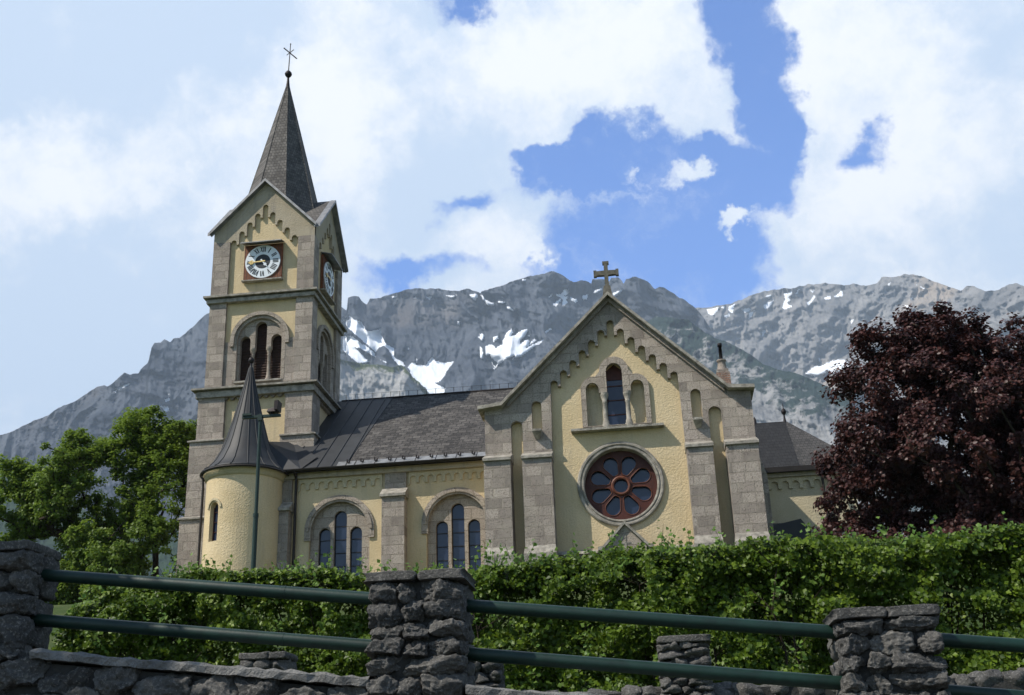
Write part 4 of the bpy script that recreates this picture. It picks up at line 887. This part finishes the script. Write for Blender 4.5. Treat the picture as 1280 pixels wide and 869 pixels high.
# ledges all round corners
def slab(mb, e0, e1, z0, z1, z2):
    """square collar round the tower, weathered on top: out to e1 at z0..z1, back to e0 at z2"""
    a = lambda e, z: [(X0 - e, Y0 - e, z), (X1 + e, Y0 - e, z), (X1 + e, Y1 + e, z), (X0 - e, Y1 + e, z)]
    vs = a(-.45, z0) + a(e1, z0) + a(e1, z1) + a(e0, z2) + a(-.45, z2)
    fs = []
    for j in range(4):
        for i in range(4): fs.append((j*4 + i, j*4 + (i+1) % 4, (j+1)*4 + (i+1) % 4, (j+1)*4 + i))
    mb.add(vs, fs); return mb
B(slab(slab(MB(), .0, .24, 22.78, 22.87, 22.93), .02, .12, 22.55, 22.72, 22.778), 'cornice', M_trim)
B(slab(slab(MB(), .0, .42, 18.42, 18.5, 18.60), .18, .26, 18.1, 18.36, 18.418), 'cornice', M_trim)
for cx_, cy in ((0, 0), (1, 0), (1, 1), (0, 1)):
    xa = X0 if cx_ == 0 else X1 - 1.0; ya = Y0 if cy == 0 else Y1 - 1.0
    for z0, eo, ei in ((16.12, .42, .162), (12.8, .56, .342)):
        x_, X_ = xa - (eo if cx_ == 0 else .13), xa + 1.0 + (eo if cx_ else .13)
        y_, Y_ = ya - (eo if cy == 0 else .13), ya + 1.0 + (eo if cy else .13)
        dx0, dx1 = (eo - ei, .05) if cx_ == 0 else (.05, eo - ei); dy0, dy1 = (eo - ei, .05) if cy == 0 else (.05, eo - ei)
        B(MB().hexa([(x_, y_, z0), (X_, y_, z0), (X_, Y_, z0), (x_, Y_, z0), (x_, y_, z0 + .06), (X_, y_, z0 + .06), (X_, Y_, z0 + .06), (x_, Y_, z0 + .06)])
          .hexa([(x_, y_, z0 + .06), (X_, y_, z0 + .06), (X_, Y_, z0 + .06), (x_, Y_, z0 + .06), (x_ + dx0, y_ + dy0, z0 + .16), (X_ - dx1, y_ + dy0, z0 + .16), (X_ - dx1, Y_ - dy1, z0 + .16), (x_ + dx0, Y_ - dy1, z0 + .16)]), 'weathering_ledge', M_trim)
clock(TF[0]); clock(TF[1])
# spire: cross gables into an eight sided broach
cxT, cyT = X0 + UC, Y0 + UC
oh = .27; ez = 25.93; az_ = 28.50
E_ = [(X0 - .06, Y0 - .06, ez + .14), (X1 + .06, Y0 - .06, ez + .14), (X1 + .06, Y1 + .06, ez + .14), (X0 - .06, Y1 + .06, ez + .14)]
Apx = [(cxT, Y0 - oh, az_), (X1 + oh, cyT, az_), (cxT, Y1 + oh, az_), (X0 - oh, cyT, az_)]
tipz = 35.3
def octa(r, z): return [(cxT + r * math.cos(math.radians(-112.5 + 45 * i)), cyT + r * math.sin(math.radians(-112.5 + 45 * i)), z) for i in range(8)]
Rg, TP = octa(2.20, 26.45), octa(.05, tipz)
SP = B(MB().add(Rg + TP, [(i, (i+1) % 8, (i+1) % 8 + 8, i + 8) for i in range(8)]), 'spire', M_slate)
B(MB().add([(cxT, cyT, az_)] + Apx + E_, [f for k in range(4) for f in ((0, 1 + k, 5 + k), (0, 5 + (k+1) % 4, 1 + k))]), 'gable_roof', M_slate, SP)
# verges: boards along the gable edges
vb = MB()
for k in range(4):
    for c0 in (E_[k], E_[(k+1) % 4]):
        A_ = Vector(Apx[k]); Cn = Vector(c0); T = TF[k]
        outv = Vector([(0,-1,0), (1,0,0), (0,1,0), (-1,0,0)][k])
        Cn2 = Vector((Cn.x, Cn.y, Cn.z)); Cn2 += outv * (oh - .06); dn = Vector((0, 0, -.11)); inn = -outv * .28
        ext = (Cn2 - A_).normalized() * .10; Cn2 = Cn2 + ext
        up_ = Vector((0, 0, .03))
        vb.hexa([A_ + dn, Cn2 + dn, Cn2 + dn + inn, A_ + dn + inn, A_ + up_, Cn2 + up_, Cn2 + up_ + inn, A_ + up_ + inn])
B(vb, 'verge_board', M_zinc, SP, split=True)
hp = MB()
for i in range(8): hp.tube(Rg[i], TP[i], .03, .02, n=5, caps=False)
B(hp, 'hip_capping', M_slate, SP, split=True)
tp = MB().lathe([(.14, 34.65), (.12, 35.0), (.07, 35.45), (.05, 35.8), (.001, 35.8)], (cxT, cyT, 0), 10)
tp.lathe([(.001, 35.72), (.1, 35.76), (.165, 35.86), (.18, 35.92), (.165, 35.98), (.1, 36.08), (.001, 36.11)], (cxT, cyT, 0), 14)
B(tp, 'spire_finial', M_iron, SP)
xr = MB().tube((cxT, cyT, 36.05), (cxT + .05, cyT, 37.75), .03, .022, n=6)
xr.tube((cxT - .27, cyT, 37.5), (cxT + .38, cyT, 36.82), .03, n=6).tube((cxT - .16, cyT + .1, 37.15), (cxT + .26, cyT - .1, 37.28), .022, n=6)
for p_ in ((cxT - .27, 37.5), (cxT + .38, 36.82), (cxT + .05, 37.72)): xr.lathe([(.001, -.05), (.045, 0), (.001, .05)], (p_[0], cyT, p_[1]), 6)
B(xr, 'spire_cross', M_iron, SP)
# ---------------- choir at the right
B(MB().box(3.9, 8.2, 46.0, 54, GZ, 13.5), 'choir_wall', M_pale)
fp = frieze_path(4.05, 7.35, 8, .14, 13.02)
B(MB().prism([(4.05, 13.3), (4.05, 12.78)] + fp + [(7.35, 12.78), (7.35, 13.3)], (), 45.9, 45.997), 'arched_frieze', M_pale)
B(MB().box(3.9, 8.35, 45.8, 45.996, 13.303, 13.5), 'cornice', M_grey)
B(MB().box(3.9, 8.4, 45.55, 45.72, 13.46, 13.66).tube((6.95, 45.85, 13.5), (6.95, 45.85, GZ), .05), 'gutter', M_gutter)
rv = [(3.0, 45.6, 13.6), (8.6, 45.6, 13.6), (8.6, 54.4, 13.6), (3.0, 54.4, 13.6), (3.0, 50, 16.85), (6.4, 50, 16.85)]
B(MB().add(rv, [(0,1,5,4), (1,2,5), (2,3,4,5), (0,4,3), (3,2,1,0)]), 'choir_roof', M_choir)
B(MB().add([(3.0, 45.58, 13.62), (6.1, 45.58, 13.62), (6.3, 50, 16.88), (3.0, 50, 16.88), (3.0, 45.58, 13.58), (6.1, 45.58, 13.58)], [(0,1,2,3), (4,5,1,0)]), 'choir_roof_dark_part', M_darkroof)  # darker layer over the left part of the choir roof's front slope
B(MB().lathe([(.1, 16.7), (.05, 17.0), (.03, 17.15), (.1, 17.25), (.12, 17.33), (.08, 17.42), (.02, 17.48), (.015, 17.7), (.001, 17.7)], (6.3, 50, 0), 10).lathe([(.1, 16.7), (.07, 17.05), (.001, 17.2)], (5.0, 50, 0), 8), 'roof_finial', M_iron, split=True)
an = B(MB().box(4.33, 5.75, 43.3, 45.95, GZ, 10.3), 'sacristy_wall', M_pale)
B(MB().hexa([(4.3, 43.0, 10.2), (6.05, 43.0, 10.2), (6.05, 45.98, 10.2), (4.3, 45.98, 10.2), (4.3, 43.0, 10.75), (5.55, 43.0, 10.98), (5.55, 45.98, 11.5), (4.3, 45.98, 11.5)]), 'sacristy_roof', M_metal, an)
# ================================================================ FOLIAGE
def leaf_mesh(name, C, S, Nrm, rng, fold=0.12, asp=0.42):
    n = len(C)
    t = rng.normal(size=(n, 3)); t[:, 2] -= 0.35
    Nn = Nrm / (np.linalg.norm(Nrm, axis=1, keepdims=True) + 1e-9)
    t = t - (t * Nn).sum(1, keepdims=True) * Nn; t /= np.linalg.norm(t, axis=1, keepdims=True) + 1e-9
    b = np.cross(Nn, t); S = S[:, None]
    v0 = C - t * S * .5; v2 = C + t * S * .5
    mid = C - t * S * .05 + Nn * S * fold
    v1 = mid + b * S * asp; v3 = mid - b * S * asp
    V = np.stack([v0, v1, v2, v3], 1).reshape(-1, 3)
    i = np.arange(n)[:, None] * 4
    F = np.concatenate([i + [0, 2, 1], i + [0, 3, 2]], 1).reshape(-1, 3)
    return np_mesh(name, V, F)
def clump_points(cent, rad, per, rng, flat=0.75):
    n = len(cent) * per
    d_ = rng.normal(size=(n, 3)); d_ /= np.linalg.norm(d_, axis=1, keepdims=True)
    rr = rng.rand(n) ** 0.45
    c = np.repeat(cent, per, 0); R_ = np.repeat(rad, per)
    off = d_ * (rr * R_)[:, None]; off[:, 2] *= flat
    return c + off, d_
def sample_env(env, n, rng, shell=0.5, th=-0.05, ns=1.6):
    out = []
    vol = np.array([e[3] * e[4] * e[5] for e in env]) ** (2 / 3.); vol /= vol.sum()
    while len(out) < n:
        e = env[rng.choice(len(env), p=vol)]
        d_ = rng.normal(size=3); d_ /= np.linalg.norm(d_); r = rng.rand() ** shell
        p = np.array(e[:3]) + d_ * r * np.array(e[3:6])
        if vnoise(np.array([p[0] / ns]), np.array([p[1] / ns]), np.array([p[2] / ns]))[0] < th: continue
        if out and min(((np.array(out[-400:]) - p) ** 2).sum(1)) < 0.10: continue
        out.append(p)
    return np.array(out)
def tree(loc, label, env, n_cl, cl_r, per, leaf, m_leaf, trunk_top, trunk_r, seed, group=None, shell=0.5, th=-0.05, cat='tree', name='tree'):
    rng = np.random.RandomState(seed)
    root = empty(name, loc, label, cat, group)
    cl = sample_env(env, n_cl, rng, shell, th)
    L = np.array(loc, float)
    nodes = [L - [0, 0, .3]]; par = [-1]
    H = trunk_top - loc[2]
    k = 6
    for i in range(1, k + 1):
        nodes.append(L + [rng.normal() * .12 * i / 2, rng.normal() * .12 * i / 2, H * i / k]); par.append(i - 1)
    base = nodes[k // 2]
    order = np.argsort(np.linalg.norm(cl - np.array([L[0], L[1], base[2]]), axis=1))
    leafnode = []
    for ci in order:
        p = cl[ci]; N = np.array(nodes)
        dd = np.linalg.norm(N - p, axis=1)
        rad = np.linalg.norm(N[:, :2] - L[:2], axis=1)
        dd = dd + np.maximum(0, N[:, 2] - p[2] + .2) * 1.5 + np.maximum(0, rad - np.linalg.norm(p[:2] - L[:2])) * 1.0
        dd[:2] += 3
        j = int(np.argmin(dd)); q = N[j]; ln = np.linalg.norm(p - q)
        prev = j; m_ = max(1, int(ln / .8))
        for s in range(1, m_ + 1):
            f = s / m_
            w = q + (p - q) * f + rng.normal(size=3) * .07 * ln * (1 if s < m_ else 0) * .5; w[2] += .10 * ln * math.sin(PI * f) * -.6
            nodes.append(w); par.append(prev); prev = len(nodes) - 1
        leafnode.append(prev)
    cnt = np.zeros(len(nodes))
    for i in leafnode: cnt[i] += 1
    for i in range(len(nodes) - 1, 0, -1): cnt[par[i]] += cnt[i]
    tot = cnt[0]
    rad = trunk_r * (cnt / tot) ** 0.46 + .006
    tr = MB(); lm = MB()
    for i in range(1, len(nodes)):
        r1, r2 = rad[par[i]], rad[i]
        if par[i] > k: r1 = min(r1, r2 * 1.5)
        (tr if i <= k else lm).tube(nodes[par[i]], nodes[i], r1 * (1.25 if i == 1 else 1), r2, n=9 if r2 > .08 else 5, caps=False)
    B(tr, 'trunk', M_bark, root); B(lm, 'limbs', M_bark, root)
    P_, D_ = clump_points(cl, cl_r * (0.6 + .7 * rng.rand(len(cl))), per, rng)
    cen = np.array([np.mean([e[0] for e in env]), np.mean([e[1] for e in env]), np.mean([e[2] for e in env])])
    out = P_ - cen; out /= np.linalg.norm(out, axis=1, keepdims=True)
    Nn = D_ * .6 + out * .5 + np.array([0, 0, .75]) + rng.normal(size=P_.shape) * .5
    link('crown', leaf_mesh('crown', P_, leaf * (0.7 + .6 * rng.rand(len(P_))), Nn, rng), m_leaf, root)
    return root
# green maples left of the tower
tree((-25.6, 48, 7.6), 'tall loose green maple with bare limbs showing, left of the pair by the tower', [(-26.3, 48, 15.3, 2.7, 2.2, 3.2), (-27.6, 47.6, 14.2, 1.9, 1.6, 2.0), (-25.0, 48, 13.0, 2.6, 2.2, 3.0), (-28.0, 47.5, 16.6, .9, 1.0, 1.0), (-26.0, 48, 17.8, 1.0, 1.0, 1.0), (-24.4, 48.3, 16.6, 1.1, 1.2, 1.2), (-28.9, 47, 11.6, 2.2, 2, 2.2), (-26.6, 46.8, 11.0, 2.8, 1.6, 2.3)],
     560, .38, 105, .135, M_leaf, 14.2, .24, 3, 'green maples beside the tower', .6, .04, 'maple', 'maple_tree')
tree((-21.6, 48.6, 7.6), 'dense green maple standing against the tower wall', [(-22.0, 48.6, 16.0, 2.5, 2.2, 3.1), (-20.9, 48.4, 14.2, 1.9, 2.0, 3.6), (-22.8, 48.3, 12.4, 2.6, 2.2, 3.0), (-20.9, 48.6, 17.6, 1.1, 1.2, 1.2), (-22.8, 48.4, 18.0, .9, .9, 1.0), (-20.6, 48.0, 10.4, 1.7, 1.6, 2.4), (-23, 48, 9.9, 3.0, 2, 2.0), (-23.8, 46.6, 10.8, 2.2, 1.5, 2.6), (-21.4, 46.8, 10.2, 2.0, 1.3, 2.4), (-22.6, 46.9, 10.4, 1.9, 1.3, 2.0), (-21.6, 46.9, 12.4, 1.5, 1.2, 1.6)],
     900, .38, 100, .135, M_leaf, 14.6, .23, 4, 'green maples beside the tower', .6, -.06, 'maple', 'maple_tree')
# copper maple at the right
tree((8.9, 30.0, 6.2), 'big dark copper leaved maple right of the church', [(8.9, 30, 9.6, 4.3, 3.8, 3.4), (6.6, 29.7, 11.6, 1.5, 1.5, 1.7), (8.0, 29.8, 12.3, 1.5, 1.5, 1.3), (9.3, 30.2, 12.0, 1.3, 1.5, 1.3), (10.6, 30, 11.0, 2.2, 2, 1.6), (6.0, 29.6, 9.6, 1.5, 1.6, 1.6), (5.7, 29.6, 7.7, 1.5, 1.6, 1.4), (8.5, 29.6, 7.6, 3.4, 2.2, 1.6), (12.0, 30, 9.6, 2.5, 2.4, 2.4)],
     1200, .34, 150, .105, M_copper, 10.6, .30, 5, None, .42, -.30, 'maple', 'copper_maple')
# roadside tree out of frame to the left: it throws the shade over the left pillar
tree((-7.6, 4.3, 0.1), 'young roadside maple at the left end of the railing wall', [(-6.75, 4.75, 6.1, 1.5, 1.1, 1.15), (-7.5, 4.3, 6.6, 1.4, 1.3, 1.5), (-6.2, 4.7, 5.4, .9, .8, .7)], 90, .42, 110, .12, M_leaf, 5.6, .10, 8, None, .8, -.5, 'maple', 'maple_tree')
# hedges
def hedge(x0, x1, y0, y1, ztop, zbot, n, leaf, label, seed, shoots):
    rng = np.random.RandomState(seed)
    root = empty('hedge', ((x0 + x1) / 2, (y0 + y1) / 2, zbot), label, 'hedge')
    # most leaves in the front and top skin, fewer inside
    u = rng.rand(n); X = x0 + (x1 - x0) * rng.rand(n)
    zt = np.array([ztop(x) for x in X])
    zt = zt + .09 * fbm(X * 1.7, X * 0 + seed, X * 0, 3)
    Z = zbot + (zt - zbot) * rng.rand(n) ** .85
    dep = np.abs(rng.normal(size=n)) * .22
    bulge = .30 * fbm(X * .9, Z * 1.1, X * 0 + seed, 2) + .55 * fbm(X * 2.4, Z * 3.2, X * 0 + 9, 3)
    roundt = .30 * np.clip((Z - (zt - .45)) / .45, 0, 1) ** 2
    Y = y0 + bulge + roundt + dep
    inner = rng.rand(n) < .16
    Y = np.where(inner, y0 + .3 + (y1 - y0 - .3) * rng.rand(n), Y)
    top = u < .26
    Z = np.where(top, zt - np.abs(rng.normal(size=n)) * .10 + .10 * fbm(X * 3, Y * 3 + rng.rand(n) * .1, X * 0, 3), Z)
    Y = np.where(top, y0 + .1 + (y1 - y0 - .1) * rng.rand(n), Y)
    C = np.stack([X, Y, Z], 1)
    Nn = np.stack([rng.normal(size=n) * .5, -.75 + rng.normal(size=n) * .5, np.where(top, .8, .30) + rng.normal(size=n) * .5], 1)
    keep = (fbm(X * 4, Z * 5, Y * 4, 2) > -.2 - .5 * top) | inner
    C, Nn = C[keep], Nn[keep]
    link('foliage', leaf_mesh('foliage', C, leaf * (.6 + .7 * rng.rand(len(C))), Nn, rng), M_hedge, root)
    # young shoots above the clipped line and out of the face
    cs = []; tw_ = MB()
    for i in range(shoots):
        x = x0 + (x1 - x0) * rng.rand(); topy = rng.rand() < .75
        if topy: y = y0 + .15 + rng.rand() * (y1 - y0 - .2); b = np.array([x, y, ztop(x) - .08])
        else: b = np.array([x, y0 - .02, zbot + (ztop(x) - zbot) * rng.rand()])
        h = .12 + .22 * rng.rand() ** 1.6
        d_ = np.array([rng.normal() * .3, -.25 if topy else -.8, 1.0]); d_ /= np.linalg.norm(d_)
        tw_.tube(b, b + d_ * h, .004, .002, n=4, caps=False)
        m_ = int(6 + h * 34)
        for q in range(m_): cs.append(b + d_ * h * (q + 1) / m_ + rng.normal(size=3) * .028)
    cs = np.array(cs)
    link('young_shoots', leaf_mesh('young_shoots', cs, leaf * (.8 + .5 * rng.rand(len(cs))), rng.normal(size=cs.shape) + [0, -.4, .8], rng), M_shoot, root)
    # woody inside
    wd = tw_
    nst = int((x1 - x0) * 6)
    for i in range(nst):
        x = x0 + (x1 - x0) * (i + rng.rand()) / nst; y = y0 + .35 + rng.rand() * .3; p = Vector((x, y, zbot - .15))
        for s in range(4):
            q = p + Vector((rng.normal() * .1, rng.normal() * .08, (ztop(x) - zbot) / 4.3)); wd.tube(p, q, .018 - .003 * s, .015 - .003 * s, n=5, caps=False)
            for t in range(3):
                e_ = q + Vector((rng.normal() * .22, -.1 + rng.normal() * .15, .1 + .15 * rng.rand())); wd.tube(q, e_, .006, .003, n=4, caps=False)
            p = q
    B(wd, 'stems', M_bark, root)
    return root
def topL(x): return np.interp(x, [-6.7, -6.3, -5.9, -5.0, -4.4, -3.4, -2.8, -1.6, -.9, -.1, .2], [3.4, 3.75, 3.92, 4.10, 3.98, 3.98, 3.86, 3.97, 4.0, 4.0, 4.0])
def topR(x): return np.interp(x, [-.3, .0, .8, 1.5, 2.5, 3.7, 6], [3.7, 3.88, 3.90, 3.87, 3.88, 3.87, 3.86])
hedge(-6.5, .25, 12.0, 13.0, topL, 2.25, 150000, .050, 'long clipped green hedge behind the railing, left of the copper maple', 21, 260)
hedge(-.05, 7.0, 11.35, 12.7, topR, 2.2, 155000, .050, 'thick green hedge in front of the copper maple', 22, 230)
# ================================================================ STONE WALL WITH RAILINGS
def unit_rock(n):
    V = []; F = []; idx = {}
    def vid(p):
        k = tuple(np.round(p, 5))
        if k not in idx: idx[k] = len(V); V.append(p)
        return idx[k]
    for ax in range(3):
        for s in (-1, 1):
            for i in range(n):
                for j in range(n):
                    q = []
                    for a, b in ((i, j), (i+1, j), (i+1, j+1), (i, j+1)):
                        p = [0, 0, 0]; p[ax] = s; p[(ax+1) % 3] = -1 + 2 * a / n; p[(ax+2) % 3] = -1 + 2 * b / n
                        q.append(vid(p))
                    F.append(q if s > 0 else q[::-1])
    return np.array(V, float), np.array(F)
UR = {n: unit_rock(k) for n, k in ((6, 8), (12, 20), (16, 30))}
class Rocks:
    def __init__(s, seed): s.V = []; s.F = []; s.k = 0; s.rng = np.random.RandomState(seed)
    def add(s, c, h, n=12, rough=1.0, rot=.03, sharp=14, cuts=9):
        rng = s.rng
        V, F = UR[n]; p = V.copy()
        nn = (np.abs(p) ** sharp).sum(1) ** (1 / sharp); p = p / nn[:, None]
        h = np.array(h)
        # skew the outline so that no two stones share a silhouette
        p[:, 0] += .08 * rough * rng.normal() * p[:, 2] * .6 + .08 * rng.normal() * p[:, 2] ** 2
        p[:, 2] += .06 * rough * rng.normal() * p[:, 0] + .08 * rng.normal() * p[:, 0] ** 2
        for _ in range(cuts):
            d_ = rng.normal(size=3) * [1, 1, 1]; d_[1] = -abs(d_[1]) * 1.1; d_ /= np.linalg.norm(d_)
            lim = rng.uniform(.74, 1.04) + .22 * (abs(d_[0]) > .6) + .2 * (abs(d_[2]) > .6); e = p @ d_ - lim; p = p - np.maximum(e, 0)[:, None] * d_
        w = p * h
        o_ = rng.rand(3) * 90
        q = w + o_
        dn = .026 * fbm(q[:, 0] * 13, q[:, 1] * 13, q[:, 2] * 13, 3, .6) + .013 * ridged(q[:, 0] * 30, q[:, 1] * 30, q[:, 2] * 30, 3, .65)
        nr = p / (np.linalg.norm(p, axis=1, keepdims=True) + 1e-6)
        w = w + nr * dn[:, None] * rough
        a = rng.normal() * rot; ca, sa = math.cos(a), math.sin(a)
        w = np.stack([w[:, 0] * ca - w[:, 2] * sa, w[:, 1], w[:, 0] * sa + w[:, 2] * ca], 1)
        s.V.append(w + np.array(c)); s.F.append(F + s.k); s.k += len(V)
    def build(s, name, m, parent):
        me = np_mesh(name, np.concatenate(s.V), np.concatenate(s.F), False)
        return link(name, me, m, parent)
SW = empty('stone_railing_wall', (-1, 6.5, 0), 'dark rubble wall with square stone pillars and two green tube rails', 'wall')
def pillar(x0, x1, y0, y1, z0, z1, seed, n=12, ch=(.085, .135), cap=True, parent=SW, name='pillar', label=None, sc=1.0):
    R_ = Rocks(seed); rng = R_.rng; z = z0
    ztop = z1 - (.045 if cap else 0)
    while z < ztop - .03:
        h = rng.uniform(*ch) * sc
        if ztop - z - h < .05 * sc: h = ztop - z
        for (ya, yb, main) in ((y0, y0 + min(.2, (y1 - y0) * .5), True), (y1 - min(.2, (y1 - y0) * .5), y1, False)):
            x = x0
            while x < x1 - .02:
                w = rng.uniform(.11, .25) * sc
                if x1 - x - w < .09 * sc: w = x1 - x
                hh = h * rng.uniform(.9, 1.06)
                R_.add((x + w/2, (ya + yb)/2 + rng.normal() * .008, z + h/2 + rng.normal() * .006), (w/2 * .955, (yb - ya)/2 * 1.08, hh/2 * .93), n if main else 6)
                x += w
        z += h
    if cap:
        x = x0 - .01
        while x < x1:
            w = min(rng.uniform(.2, .36), x1 + .01 - x)
            if x1 + .01 - x - w < .1: w = x1 + .01 - x
            R_.add((x + w/2, (y0 + y1)/2, z1 - .022 + rng.normal() * .003), (w/2, (y1 - y0)/2 + .008, .026), n, .2, .003, 24, 0); x += w
    o = R_.build(name, M_rock, parent)
    if label: o['label'] = label
    core = MB().box(x0 + .045, x1 - .045, y0 + .06, y1 - .045, z0, z1 - .05)
    B(core, 'mortar_core', M_mortar, o)
    return o
pillar(-1.55, -1.035, 6.22, 6.66, 1.7, 2.80, 31, 16)
pillar(.925, 1.43, 6.22, 6.66, 1.5, 2.475, 32, 16)
pillar(-4.25, -3.56, 6.24, 6.62, 2.0, 3.11, 33, 12, (.1, .19), True)
# base wall between the pillars, top falling to the right with the road
def wtop(x): return 2.49 - .123 * (x + 3.5)
bw = Rocks(40); rng = bw.rng
for k in range(14):
    x = -5.2 + rng.rand() * .2
    while x < 2.6:
        w = rng.uniform(.16, .34); h = .17; zt = wtop(x + w/2) - .05 - k * .165
        if zt > .1 and not (-1.53 < x + w/2 < -1.03 and k < 3) and not (.94 < x + w/2 < 1.41 and k < 3):
            fine = k < 2 and x < -1.4
            hj = h * rng.uniform(.85, 1.15)
            bw.add((x + w/2, 6.36 + rng.normal() * .012, zt - h/2 + rng.normal() * .02), (w/2 * 1.04, .13, hj/2), 16 if fine else 6, 1.15, .12, 6)
        x += w
BWO = bw.build('base_wall', M_rock, SW)
cm = MB()
for xa, xb in ((-5.2, -4.1), (-4.12, -1.56), (-1.57, .93), (.9, 2.6)):
    cm.hexa([(xa, 6.29, 0), (xb, 6.29, 0), (xb, 6.6, 0), (xa, 6.6, 0), (xa, 6.29, wtop(xa) - .06), (xb, 6.29, wtop(xb) - .06), (xb, 6.6, wtop(xb) - .06), (xa, 6.6, wtop(xa) - .06)])
B(cm, 'mortar_core', M_mortar, BWO)
for xa, xb in ((-3.47, -1.54), (-1.02, .93), (1.42, 2.6)):
    nseg = 40; vs = []; rr_g = np.random.RandomState(int(50 + xa * 3))
    for i in range(nseg + 1):
        x = xa + (xb - xa) * i / nseg; z = wtop(x); j = rr_g.normal(size=4) * .006
        vs += [(x, 6.235 + j[0], z - .045 + j[1] * .5), (x, 6.23 + j[2] * .6, z - .006 + j[3] * .4), (x, 6.26, z + .006 + j[1]), (x, 6.63, z + .008 + j[0]), (x, 6.65, z - .05)]
    fs = [(i*5 + j, i*5 + (j+1) % 5, (i+1)*5 + (j+1) % 5, (i+1)*5 + j) for i in range(nseg) for j in range(5)]
    B(MB().add(vs, fs), 'coping', M_coping, SW)
def rz1(x): return 2.955 - .1245 * (x + 3.6)
for xa, xb in ((-5.4, -4.05), (-3.60, -1.45), (-1.1, 1.02), (1.34, 2.7)):
    for dz in (0, -.262):
        r = MB().tube((xa, 6.47, rz1(xa) + dz), (xb, 6.47, rz1(xb) + dz), .0365, n=24)
        ro = B(r, 'rail', M_green, SW)
        if -4 < xa < -3:
            xj = -2.09; B(MB().tube((xj - .005, 6.47, rz1(xj - .005) + dz), (xj + .005, 6.47, rz1(xj + .005) + dz), .0380, n=24), 'joint_ring', M_green, ro)
# garden wall behind: low wall with short stone posts
gw = empty('garden_wall', (-1, 9.55, 1.9), 'low grey rubble garden wall between railing and hedge', 'wall')
gr_ = Rocks(60); rng = gr_.rng
x = -4.6
for k in range(3):
    x = -4.6
    while x < 3.2:
        w = rng.uniform(.12, .28); gr_.add((x + w/2, 9.5, 2.40 - .06 - k * .13 + rng.normal() * .01), (w/2 * 1.02, .12, .068), 6, 1.0, .08); x += w
gm = gr_.build('rubble', M_rock, gw)
B(MB().box(-4.6, 3.2, 9.42, 9.66, 1.7, 2.37), 'mortar_core', M_mortar, gm)
for (x0, x1, zt, lb) in ((-3.36, -2.98, 2.80, 'short rubble post seen low under the left rails'), (-1.62, -1.25, 2.70, 'short rubble post peeping out right of the middle pillar'), (0.0, .39, 2.77, 'short rubble post seen between middle and right pillar')):
    pr = empty('stone_post', ((x0 + x1)/2, 9.5, 2.0), lb, 'post', 'short posts on the garden wall')
    pillar(x0, x1, 9.28, 9.6, 2.0, zt, int(70 + x0 * 3), 6, (.07, .11), True, pr, 'rubble', None, .8)
# ================================================================ FLOODLIGHT POLE
FP = empty('floodlight_pole', (-10.6, 30, 6.2), 'slim green pole with cross arm and black floodlight before the round turret', 'lamp pole')
B(MB().tube((-10.6, 30, 5.8), (-10.6, 30, 9.2), .065, n=12).tube((-10.6, 30, 9.15), (-10.6, 30, 11.98), .05, n=12).tube((-10.6, 30, 9.1), (-10.6, 30, 9.2), .075, n=12), 'pole', M_green, FP)
B(MB().box(-11.12, -10.02, 29.95, 30.05, 11.94, 12.01).box(-10.66, -10.54, 29.93, 30.07, 11.85, 12.03), 'arm', M_green, FP)
B(MB().box(-11.1, -10.85, 29.9, 30.1, 12.01, 12.07), 'arm_bracket', M_green, FP)
fl = MB().hexa([(-10.38, 29.85, 12.06), (-10.12, 29.85, 12.06), (-10.12, 30.12, 12.06), (-10.38, 30.12, 12.06), (-10.36, 29.9, 12.16), (-10.12, 29.9, 12.2), (-10.12, 30.12, 12.2), (-10.36, 30.12, 12.16)])
fl.hexa([(-10.16, 29.82, 12.1), (-10.07, 29.82, 12.1), (-10.07, 30.18, 12.1), (-10.16, 30.18, 12.1), (-10.16, 29.82, 12.36), (-10.05, 29.82, 12.38), (-10.05, 30.18, 12.38), (-10.16, 30.18, 12.36)])
FLO = B(fl, 'floodlight', M_iron, FP)
B(MB().box(-10.3, -10.24, 29.96, 30.04, 12.01, 12.07), 'mount', M_iron, FLO)
